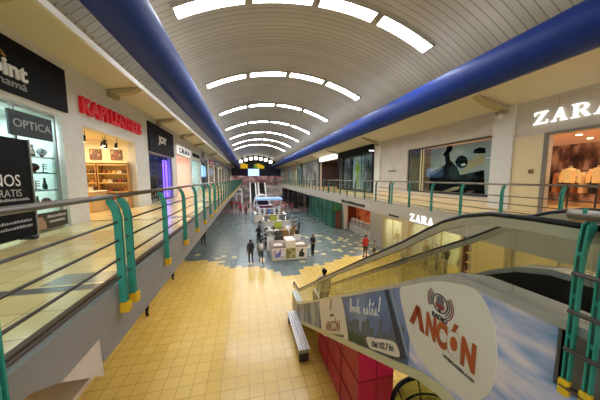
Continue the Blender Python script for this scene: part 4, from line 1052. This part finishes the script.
bx(XR-.16, XR-.01, 27.5, 34.6, 8.42, 9.0).build('light_box', M((236, 238, 240), emit=1.3), sg); text_mesh('SPORTLINE', (XR-.162, 34.1, 8.52), (0, -6.2, 0), (0, 0, .38), .02, .02).build('lettering', M((150, 154, 160)), sg)
room('R', 27.4, 34.7, SL, 8.35, 3.0, mat_blotch('sports_back', [(60, 40, 40), (120, 70, 66), (176, 110, 100)], .8, emit=.3), M((58, 44, 44)))
lamp(XR+1.5, 31, 8.2, 2, 4, 40, (255, 226, 200))
mannequin(XR+.8, 29, SL, 0, M((200, 120, 110)), DARK, 'mannequin in pink top at the dark shop entrance under the white box sign', 1.8)
struct('trim_13', bx(XR-.08, XR-.01, 34.8, 35.3, SL, 9.0).box(XR-.08, XR-.01, 46.5, 47.1, SL, 9.0), BLACK)
room('R', 35.3, 46.5, SL, 8.95, .8, M((110, 110, 108)), M((80, 80, 80)))
mu = thing('shop_mural', 'tall grey mural of faint figures on the upper right shop front', 'mural', (XR+.1, 41, SL)); bx(XR+.1, XR+.15, 35.4, 46.4, SL+.02, 8.9).build('sheet', mat_blotch('mural', [(84, 86, 86), (124, 124, 122), (160, 158, 152)], .5, emit=.12), mu)
for yc in (38, 43.5): MB().prism([(yc-.6,SL+.1),(yc+.6,SL+.1),(yc+.5,6.6),(yc+.2,7.2),(yc-.2,7.2),(yc-.5,6.6)], 'x', XR+.085, XR+.099).build('printed_figure', M((70, 74, 78)), mu)
cols2 = [((150,170,170),(60,120,110)),((200,190,170),(190,150,60)),((170,186,190),(60,80,120)),((190,180,160),(150,60,60)),((180,186,180),(70,120,90))]
for i, (a, b, zt, z0) in enumerate(RB[5:]):
    c, s_ = cols2[i]
    room('R', a, b, SL, zt, 1.4, mat_blotch('shop_back_glow', [tuple(int(v*.6) for v in c), c, (226, 224, 214)], .9, emit=.45), M(c, emit=.1))  # glowing back wall stands in for lamps in this distant shop
    window(XR+.10, a+.02, b-.02, SL, zt-.02, mull=((a+b)/2,), fr=M((120, 112, 104)))
    sg = thing('shop_sign', f'distant coloured shop sign on the right gallery, {ORD[i]} after the grey mural', 'sign', (XR, (a+b)/2, zt), 'distant signs of the right gallery')
    bx(XR-.08, XR-.005, a+.2, b-.2, zt+.12, zt+.75).build('backing', M(s_), sg); scribble((XR-.081, b-.7, zt+.28), (0, -(b-a-1.4), 0), (0, 0, .3), 5, .02, 60+i).build('lettering', LETWP, sg)

# ------------------------------------------------------------------ lower right shops
YEL_GLOW = M((216, 206, 170), emit=.2)  # pale yellow walls, shop light put in as a weak glow
room('R', 10.0, 13.9, 0, 3.0, 2.2, YEL_GLOW, M((212, 202, 170), emit=.1)); room('R', 14.8, 17.1, 0, 2.75, 1.6, YEL_GLOW, M((212, 202, 170), emit=.1)); room('R', 3.0, 7.5, 0, 3.3, 4.0, M((206, 184, 140), emit=.3), M((190, 164, 120), emit=.2))
room('R', 9.28, 9.82, 0, 2.9, 1.0, M((120, 70, 44), emit=.2), M((120, 74, 50)))
window(XR+.08, 9.98, 13.92, .05, 2.98, mull=(11.3, 12.6), fr=M((196, 180, 130))); window(XR+.08, 14.78, 17.12, .05, 2.73, mull=(16.0,), fr=M((196, 180, 130)))
window(XR+.08, 3.05, 7.55, .05, 3.28, mull=(4.5, 6.0), fr=M((150, 140, 116)))
sg = thing('shop_sign', 'illuminated white ZARA letters on the gallery fascia above the lit lower windows', 'sign', (ER, 9, 3.9)); serif_word('ZARA', (ER-.004, 9.68, 3.89), (0, -1.45, 0), (0, 0, .35), .04).build('lettering', LETW, sg)
sg = thing('engraved_sign', 'small dark letters on the gallery fascia left of the illuminated lower sign', 'sign', (ER, 11, 3.88)); scribble((ER-.004, 11.4, 3.87), (0, -.85, 0), (0, 0, .10), 5, .02, 44).build('lettering', DARK, sg)
for j, (y, c) in enumerate(((10.6, (206, 190, 160)), (11.7, (60, 52, 46)), (12.4, (222, 214, 196)), (13.3, (176, 150, 110)), (15.4, (226, 214, 180)), (16.5, (190, 170, 130)))):
    mannequin(XR+.9, y, .02, 0, M(c), M((206, 196, 170)), f"mannequin in {['cream','dark','white','tan','ivory','beige'][j]} clothes in the lit lower {'right' if j < 4 else 'left'} window", 1.75, skin=M((222, 206, 176)))
bc = thing('bookcase', 'brown wooden shelf column in the narrow opening beside the cream pillar', 'shelf', (XR+.2, 9.55, 0))
MB().box(XR+.08, XR+.28, 9.72, 9.84, 0, 2.88).build('side_panel', M((112, 62, 38)), bc); MB().box(XR+.5, XR+.54, 9.28, 9.72, 0, 2.88).build('back_panel', M((150, 96, 60)), bc)
for z in (.5, 1.0, 1.5, 2.0, 2.5): MB().box(XR+.10, XR+.5, 9.28, 9.72, z, z+.04).build('shelf', M((214, 170, 110), emit=.2), bc)
lamp(XR+1.2, 12, 2.9, 1.6, 3.2, 45, (255, 243, 218)); lamp(XR+1.0, 16, 2.65, 1.2, 1.8, 28, (255, 243, 218)); lamp(XR+2.0, 5.3, 3.2, 2.0, 3.5, 36, (255, 240, 216))
# orange shop with white frame
room('R', 19.3, 29.5, 0, 3.1, 3.5, mat_blotch('orange_back', [(120, 50, 30), (190, 96, 50), (90, 40, 34)], .9, emit=.3), M((150, 84, 56)))
lamp(XR+1.8, 22, 3.0, 2.4, 4.0, 70, (255, 220, 190))
for j in range(6):
    y = 19.9+.85*j; x = XR+.55
    o = thing('display_stand', f'white tiered display stand in the orange shop opening, {ORD[j]} from the right', 'display stand', (x, y, 0), 'display stands of the orange shop')
    MB().box(x-.25, x+.25, y-.32, y+.32, 0, .75).build('plinth', M((214, 212, 210)), o)
    for k2 in range(3): MB().box(x-.22+.08*k2, x+.22, y-.3, y+.3, .75+.25*k2, .79+.25*k2).build('tray', M((230, 230, 232)), o); MB().box(x-.2+.08*k2, x-.05+.08*k2, y-.26, y+.26, .79+.25*k2, .93+.25*k2).build('goods', mat_blotch('goods', [(40, 44, 60), (200, 200, 206), (120, 60, 60)], 9), o)
sg = thing('shop_sign', 'row of dark illegible letters on the gallery fascia above the orange shop', 'sign', (ER, 16, 4.0)); scribble((ER-.004, 18.1, 3.98), (0, -4.0, 0), (0, 0, .22), 12, .03, 52).build('lettering', M((60, 56, 52)), sg)
bs = thing('blade_sign', 'small black projecting sign with white lettering beside the orange shop', 'sign', (XR-.5, 19.0, 3.5)); MB().box(XR-.75, XR-.1, 18.96, 19.04, 3.2, 3.55).build('board', BLACK, bs); scribble((XR-.70, 18.955, 3.28), (.55, 0, 0), (0, 0, .16), 5, .006, 47).build('lettering', LETW, bs)
# green hoarding
gh = thing('hoarding', 'dark green boarded hoarding in front of the lower right shops', 'hoarding', (10.3, 31, 0))
GRN = mat_blotch('green_boards', [(30, 92, 72), (46, 116, 94), (72, 138, 118)], .7)
MB().prism([(9.85,26.0),(10.35,38.5),(11.0,38.5),(11.0,26.0)], 'z', 0, 4.0).build('panel', GRN, gh)
m = MB()
for k in range(6): u = k/6; m.rbox(9.83+.5*u, 26.0+12.5*u, 0, 4.0, .04, .08)
m.build('batten', M((24, 74, 54)), gh)
MB().box(10.2, 10.23, 25.96, 26.0, 1.9, 2.6).build('notice', M((190, 180, 90)), gh); MB().box(9.9, 10.9, 25.97, 25.995, 2.0, 2.9).build('notice', M((70, 130, 84)), gh)
bpn = thing('brown_post', 'short reddish brown post standing at the near corner of the green hoarding', 'post', (10.3, 25.3, 0)); MB().box(10.1, 10.6, 25.2, 25.5, 0, 2.0).build('shaft', M((104, 58, 44)), bpn); MB().box(10.05, 10.65, 25.15, 25.55, 2.0, 2.06).build('cap', M((84, 46, 36)), bpn)
for i, (a, b, zt) in enumerate(RL[5:]):
    room('R', a, b, 0, zt, 1.5, mat_blotch('low_back_glow', [(30, 30, 44), (70, 66, 84), (150, 140, 150)], .8, emit=.25), M((60, 56, 62)))  # weak glow in the back wall instead of shop lamps
    window(XR+.1, a+.02, b-.02, .05, zt-.02, mull=((a+b)/2,), fr=BLACK)
ov = thing('shop_sign', 'dark blue sign with white oval beyond the green hoarding', 'sign', (10.6, 41.5, 2.6)); MB().box(10.9, 11.08, 39.2, 43.8, 2.4, 4.0).build('backing', M((30, 44, 92)), ov)
MB().prism([(41.5+1.2*math.cos(2*PI*k/20), 3.3+.42*math.sin(2*PI*k/20)) for k in range(20)], 'x', 10.88, 10.9).build('oval', M((222, 230, 240), emit=.5), ov)
for j, (x, y) in enumerate(((9.2, 44.5), (8.9, 48.5), (8.6, 53.0))):
    o = thing('dark_column', f'dark clad column on the lower floor beyond the hoarding, {ORD[j]} from the camera', 'column', (x, y, 0)); MB().rbox(x, y, .25, 4.0, .7, .7).build('shaft', M((34, 30, 36)), o); MB().rbox(x, y, 0, .25, .8, .8).build('base', M((60, 54, 56)), o)

# ------------------------------------------------------------------ kiosks down the middle
def P3(pts, axis, a0, a1, nm, mat, par): return MB().prism(pts, axis, a0, a1).build(nm, mat, par)
kw = M((226, 220, 208))
k1 = thing('kiosk', 'white sales kiosk with three front posters in the middle of the grey floor', 'kiosk', (2.9, 16.6, 0))
bx(1.62, 4.18, 16.05, 17.9, .06, 1.0).build('counter', kw, k1); bx(1.66, 4.14, 16.09, 17.86, 0, .06).build('plinth', M((140, 130, 110)), k1)
bx(1.60, 2.62, 16.02, 17.92, 1.0, 1.05).build('countertop', M((120, 90, 74)), k1); bx(3.32, 4.20, 16.02, 17.92, 1.0, 1.05).build('countertop', M((120, 90, 74)), k1)
bx(2.62, 3.32, 16.02, 17.2, 1.0, 1.50).build('raised_box', M((236, 228, 212)), k1)
for j, (x0, x1, cs) in enumerate(((1.70, 2.48, [(236,230,222),(226,218,216),(190,150,176)]), (2.62, 3.32, [(120,108,56),(150,142,84),(200,190,140)]), (3.44, 4.10, [(236,230,222),(228,222,212),(206,198,190)]))):
    bx(x0, x1, 16.03, 16.05, .18, .92).build('poster', mat_blotch('kiosk_poster', cs, 4.0), k1)
mb = MB(); mb.prism([(3.55,.25),(3.95,.25),(3.98,.5),(3.85,.62),(3.9,.8),(3.8,.86),(3.72,.7),(3.6,.6)], 'y', 16.02, 16.03); mb.build('printed_shape', DARK, k1)
mb = MB(); mb.prism([(1.8,.3),(2.1,.3),(2.3,.6),(2.2,.8),(2.0,.6),(1.85,.5)], 'y', 16.02, 16.03); mb.build('printed_shape', M((120, 120, 190)), k1)
for sx, lb in ((2.1, 'left'), (3.76, 'right')):
    o = thing('display_tray', f'pale tray with goods on the {lb} brown top of the white poster kiosk', 'tray', (sx, 16.5, 1.05)); MB().box(sx-.3, sx+.3, 16.25, 16.75, 1.052, 1.10).build('tray', M((226, 222, 214)), o); MB().sphere((sx, 16.5, 1.12), (.24, .2, .06), 12, 6).build('goods', M((236, 230, 224)), o)
o = thing('sign_box', 'white upright sign box on the rear right of the white poster kiosk', 'sign', (3.75, 17.5, 1.05)); MB().box(3.5, 4.0, 17.4, 17.55, 1.052, 1.55).build('panel', M((232, 232, 236)), o); MB().box(3.6, 3.9, 17.45, 17.5, 1.55, 1.9).build('monitor', DARK, o)
o = thing('notice_board', 'white upright board standing left behind the white poster kiosk', 'notice board', (1.7, 18.3, 0)); MB().box(1.45, 2.0, 18.25, 18.32, .12, 1.25).build('board', M((232, 232, 230)), o); MB().box(1.45, 1.5, 18.1, 18.45, 0, .12).box(1.95, 2.0, 18.1, 18.45, 0, .12).build('foot', DARK, o)
o = thing('arched_lamp', 'white arched lamp rising behind the raised box of the white poster kiosk', 'lamp', (3.1, 17.6, 1.05)); MB().lathe(3.1, 17.6, [(.12,1.052),(.12,1.08)], 14).build('base', WHITE, o)
MB().tube([(3.1+.0, 17.6, 1.08), (3.14, 17.6, 1.7), (3.05, 17.6, 2.0), (2.85, 17.6, 2.1), (2.7, 17.6, 2.0)], .03, 8).build('arm', M((236, 228, 206)), o, smooth=True)
def kiosk(cx, cy, w, d, h, body, topm, label, roof=None, rh=2.4, panels=None):
    t = thing('kiosk', label, 'kiosk', (cx, cy, 0))
    for sx in (-1, 1): MB().box(cx+sx*w/2-(.5 if sx > 0 else 0), cx+sx*w/2+(0 if sx > 0 else .5), cy-d/2, cy+d/2, .05, h).build('counter', body, t)
    MB().box(cx-w/2+.5, cx+w/2-.5, cy-d/2, cy-d/2+.5, .05, h).build('counter', body, t)
    MB().box(cx-w/2-.03, cx+w/2+.03, cy-d/2-.03, cy-d/2+.53, h, h+.05).build('countertop', topm, t)
    for sx in (-1, 1): MB().box(cx+sx*w/2-(.53 if sx > 0 else -.03)*1.0-(0 if sx > 0 else .06), cx+sx*w/2+(.03 if sx > 0 else .53), cy-d/2+.53, cy+d/2, h, h+.05).build('countertop', topm, t)
    MB().box(cx-w/2+.05, cx+w/2-.05, cy-d/2+.05, cy+d/2-.05, 0, .05).build('plinth', DARK, t)
    if panels:
        n = len(panels)
        for j, c in enumerate(panels):
            a = cx-w/2+w*j/n+.06; MB().box(a, a+w/n-.12, cy-d/2-.02, cy-d/2, .15, h-.08).build('panel', M(c), t)
    if roof:
        for sx in (-1, 1):
            for sy in (-1, 1): MB().box(cx+sx*(w/2-.1)-.04, cx+sx*(w/2-.1)+.04, cy+sy*(d/2-.1)-.04, cy+sy*(d/2-.1)+.04, h+.05, rh).build('post', M((200, 200, 200)), t)
        MB().box(cx-w/2-.1, cx+w/2+.1, cy-d/2-.1, cy+d/2+.1, rh, rh+.28).build('canopy', roof, t)
    return t
def rack(x, y, h, mat, label, z=0.0, w=.55):
    o = thing('display_rack', label, 'display rack', (x, y, z)); MB().box(x-w/2, x+w/2, y-.25, y+.25, z, z+.08).build('base', DARK, o)
    MB().box(x-.03, x+.03, y-.03, y+.03, z+.08, z+h).build('pole', DARK, o)
    for k in range(4): MB().box(x-w/2+.03*k, x+w/2-.03*k, y-.2, y+.2, z+.25+(h-.4)*k/3.2, z+.30+(h-.4)*k/3.2).build('tier', mat, o); MB().box(x-w/2+.06+.03*k, x+w/2-.06-.03*k, y-.16, y+.16, z+.30+(h-.4)*k/3.2, z+.42+(h-.4)*k/3.2).build('goods', mat_blotch('rack_goods', [(30, 30, 32), (120, 100, 90), (190, 180, 176)], 8), o)
rack(1.55, 20.2, 1.7, DARK, 'tall dark display rack left behind the white poster kiosk')
rack(2.15, 20.0, 1.8, BLACK, 'tall black display rack second from left behind the white poster kiosk')
rack(1.15, 22.6, 1.9, DARK, 'tall dark display rack beside the second kiosk')
rack(4.55, 22.6, 1.8, DARK, 'tall dark display rack right of the golden plant')
rack(4.9, 25.4, 1.9, M((176, 170, 160)), 'pale display rack right of the third kiosk')
# golden dried plant
gp = thing('dried_plant', 'golden brown dried plant in a pot behind the white poster kiosk', 'plant', (3.35, 19.6, 0)); MB().lathe(3.35, 19.6, [(.22,0),(.3,.5),(.27,.5)], 16).build('pot', M((70, 54, 40)), gp, smooth=True)
rnd = random.Random(5); m = MB()
for k in range(60):
    a = rnd.uniform(0, 2*PI); r = rnd.uniform(.3, .85); z = rnd.uniform(.9, 1.9)
    p0 = Vector((3.35, 19.6, .5)); p2 = Vector((3.35+r*math.cos(a), 19.6+r*math.sin(a), z)); p1 = (p0+p2)/2+Vector((0, 0, .25))
    m.tube([p0, p1, p2], [.012, .02, .006], 4); sd = Vector((-math.sin(a), math.cos(a), 0))*.05
    m.add([p1+sd, p2+sd*.8+Vector((0,0,-.05)), p2+Vector((.05*math.cos(a), .05*math.sin(a), -.12)), p2-sd*.8+Vector((0,0,-.05)), p1-sd], [(0,1,2,3,4)])
m.build('leaves', mat_blotch('dry_leaf', [(120, 84, 40), (176, 132, 70), (206, 170, 110)], 6), gp)
kiosk(2.9, 22.4, 2.6, 2.2, 1.0, M((64, 60, 60)), M((180, 176, 170)), 'dark kiosk with pale top behind the golden plant', panels=[(200,190,176),(90,84,80),(196,180,150)])
kiosk(3.3, 27.4, 3.0, 3.0, 1.05, M((206, 200, 186)), M((214, 206, 190)), 'white kiosk with lime green panel, third in the middle row', panels=[(214,210,200),(190,200,70),(214,210,200)])
lb = thing('lime_box', 'lime green display box on the third kiosk', 'display box', (2.9, 26.1, 1.1)); MB().box(2.5, 3.2, 25.98, 26.3, 1.102, 1.75).build('box', M((186, 190, 80)), lb); MB().box(2.45, 3.25, 25.95, 26.33, 1.75, 1.8).build('lid', M((140, 140, 70)), lb)
for j, (x, z) in enumerate(((2.0, .5), (4.0, .6), (4.5, .4))):
    o = thing('display_case', f'black display case on the third kiosk top, {ORD[j]} from the left', 'display case', (x, 26.3, 1.1)); MB().box(x-.18, x+.18, 26.0, 26.35, 1.102, 1.1+z).build('case', BLACK, o); MB().box(x-.16, x+.16, 25.985, 26.0, 1.15, 1.05+z).build('front', M((120, 130, 130)), o)
kiosk(3.0, 32.4, 4.2, 3.2, 1.05, M((216, 206, 188)), M((228, 222, 210)), 'wide beige kiosk, fourth in the middle row', panels=[(226,214,196),(170,140,110),(226,214,196),(120,110,100)])
for j in range(6):
    x = 1.25+.65*j; rack(x, 31.15, .8, [M((200, 196, 190)), DARK, M((176, 120, 70))][j % 3], f'small countertop rack on the wide beige kiosk, {ORD[j]} from the left', z=1.102, w=.42)
kiosk(3.4, 38.6, 4.0, 3.0, 1.05, M((214, 214, 214)), M((226, 226, 226)), 'white kiosk with pale blue canopy, fifth in the middle row', roof=M((150, 186, 226), emit=.2), panels=[(226,226,226),(60,120,190),(226,226,226)])
dk_ = thing('dome_kiosk', 'white domed kiosk with dark purple opening far down the middle row', 'kiosk', (2.8, 47.5, 0))
pts = [(2.8-1.7*math.cos(PI*k/14), .2+2.5*math.sin(PI*k/14)**.8) for k in range(15)]
m = MB(); m.ribbon(pts, [(2.8+(x-2.8)*.86, .2+(z-.2)*.86) for x, z in pts], 'y', 46.2, 48.8); m.build('shell', M((220, 224, 222)), dk_)
MB().prism([(2.8+(x-2.8)*.84, .2+(z-.2)*.84) for x, z in pts], 'y', 48.6, 48.7).build('interior', M((62, 36, 66)), dk_); MB().box(1.4, 4.2, 46.3, 48.7, 0, .2).build('base', M((180, 176, 180)), dk_)
kiosk(2.9, 43.0, 3.0, 2.0, 1.0, M((120, 60, 80)), M((206, 200, 206)), 'plum coloured kiosk in front of the domed kiosk')
for j, (x, y, c) in enumerate([(6.2, 43, (190,110,110)), (7.4, 45.5, (200,120,116)), (6.0, 47.5, (186,104,110)), (7.6, 49.5, (196,120,120)), (6.4, 52, (190,112,112))]):
    t = thing('cafe_table', f'pink topped cafe table far to the right of the domed kiosk, {ORD[j]} from the camera', 'table', (x, y, 0)); MB().lathe(x, y, [(.7,.72),(.7,.76)], 20).build('tabletop', M(c), t); MB().lathe(x, y, [(.3,0),(.3,.03),(.04,.06),(.04,.72)], 14).build('pedestal', DARK, t)
wt = thing('arched_tower', 'tall white arched tower at the far left of the lower floor', 'tower', (-1.9, 57, 0))
pts = [(-2.75,.0),(-2.75,2.6),(-2.6,3.2),(-2.25,3.65),(-1.9,3.78),(-1.55,3.65),(-1.2,3.2),(-1.05,2.6),(-1.05,0)]
MB().prism(pts, 'y', 56.5, 57.5).build('body', M((226, 224, 222)), wt); MB().prism([(-2.3,0),(-2.3,1.8),(-1.9,2.2),(-1.5,1.8),(-1.5,0)], 'y', 56.46, 56.5).build('opening', M((150, 130, 120)), wt); MB().box(-2.4, -1.4, 56.46, 56.5, 2.5, 3.0).build('panel', M((110, 90, 80)), wt)

# ------------------------------------------------------------------ far end: bridge, far escalators, screen, yellow panels
struct('floor', bx(EL+.02, ER-.02, 63, 68, 4.05, SL), M((150, 110, 106)))
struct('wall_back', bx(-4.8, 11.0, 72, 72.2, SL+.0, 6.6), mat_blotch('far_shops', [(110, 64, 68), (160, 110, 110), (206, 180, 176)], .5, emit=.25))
struct('floor', bx(EL+.02, ER-.02, 68, YE, 4.05, SL), M((150, 110, 106)))
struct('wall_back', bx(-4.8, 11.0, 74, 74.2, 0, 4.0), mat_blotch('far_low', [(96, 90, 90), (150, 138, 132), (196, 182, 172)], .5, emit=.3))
railing_far = thing('bridge_railing', 'thin pale railing across the far bridge', 'railing', (3, 63, SL))
MB().tube([(EL+.25, 63.05, 5.65), (ER-.25, 63.05, 5.65)], .04, 8).build('top_rail', RAIL, railing_far)
for z in (4.9, 5.15, 5.4): MB().tube([(EL+.25, 63.05, z), (ER-.25, 63.05, z)], .02, 6).build('rail', BAR, railing_far)
for k in range(8): MB().box(EL+.3+1.2*k, EL+.38+1.2*k, 63.0, 63.08, SL, 5.65).build('post', TEAL3, railing_far)
for j, (xa_, xb_) in enumerate(((.75, 2.15), (2.9, 4.6))):
    e = thing('escalator', f"distant white sided escalator climbing to the far bridge, {['left','right'][j]} one", 'escalator', (xa_, 57, 0))
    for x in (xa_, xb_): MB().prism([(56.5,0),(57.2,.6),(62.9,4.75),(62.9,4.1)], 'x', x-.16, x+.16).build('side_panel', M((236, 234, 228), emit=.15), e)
    MB().prism([(55.6,0),(56.3,.4),(62.9,4.6),(62.9,4.2)], 'x', xa_+.17, xb_-.17).build('steps', M((40, 38, 40)), e)
sc = thing('video_screen', 'pale blue glowing screen hanging at the far end of the hall', 'screen', (2.2, 78, 6.7)); MB().box(.3, 4.1, 79.2, 79.5, 6.5, 9.05).build('housing', DBLUE, sc); MB().box(.42, 3.98, 79.15, 79.2, 6.62, 8.94).build('display', emission('far_screen', (150, 190, 255), 1.5), sc)
for j, (x0, x1) in enumerate(((-2.6, .3), (2.3, 5.7))):
    o = thing('fan_panel', f"bright yellow curved panel above the far screen, {['left','right'][j]} one", 'panel', ((x0+x1)/2, 79, 9.1))
    pts = [(x0,9.1),(x1,9.1),(x1,10.4-(.5 if j else 0)),((x0+x1)/2,10.75),(x0,10.4-(0 if j else .5))]
    MB().prism(pts, 'y', 79.0, 79.2).build('panel', M((232, 190, 40), emit=.35), o)
    if j: MB().prism([(x0,9.1),(x0+1.2,9.1),(x0+.9,10.2),(x0,10.4)], 'y', 78.95, 79.0).build('green_corner', M((90, 170, 70), emit=.3), o)
o = thing('wall_banner', 'dark violet banner left of the far screen', 'banner', (-1.2, 79, 6.8)); MB().box(-2.4, .2, 79.3, 79.4, 6.8, 8.9).build('cloth', M((52, 34, 96)), o)

# ------------------------------------------------------------------ light and world
w = D.worlds.new('world'); bpy.context.scene.world = w; w.use_nodes = True
w.node_tree.nodes['Background'].inputs[0].default_value = lin((226, 224, 220)); w.node_tree.nodes['Background'].inputs[1].default_value = 1.1
lamp(9.4, 6.5, 4.0, 2.6, 9, 60, (255, 236, 190)); lamp(9.4, 16, 4.0, 2.6, 9, 60, (255, 236, 190)); lamp(9.4, 30, 4.0, 2.6, 12, 60, (255, 240, 214)); lamp(-3.2, 12, 3.88, 2.4, 9, 60, (255, 236, 200)); lamp(-3.2, 30, 3.88, 2.4, 14, 60, (255, 240, 214))
for x in (-2.5, 8.55):
    o = lamp(x, 37, 10.5, .25, 80, 150, (250, 248, 240), rot=(PI, 0, 0))  # added unseen strip uplights above the ducts, brightening the vault
sc_ = bpy.context.scene
sc_.view_settings.view_transform = 'Standard'; sc_.view_settings.look = 'None'; sc_.view_settings.exposure = 0.85
sc_.cycles.use_denoising = True; sc_.cycles.max_bounces = 6; sc_.cycles.diffuse_bounces = 4; sc_.cycles.glossy_bounces = 3; sc_.cycles.transparent_max_bounces = 12; sc_.cycles.caustics_reflective = False; sc_.cycles.caustics_refractive = False
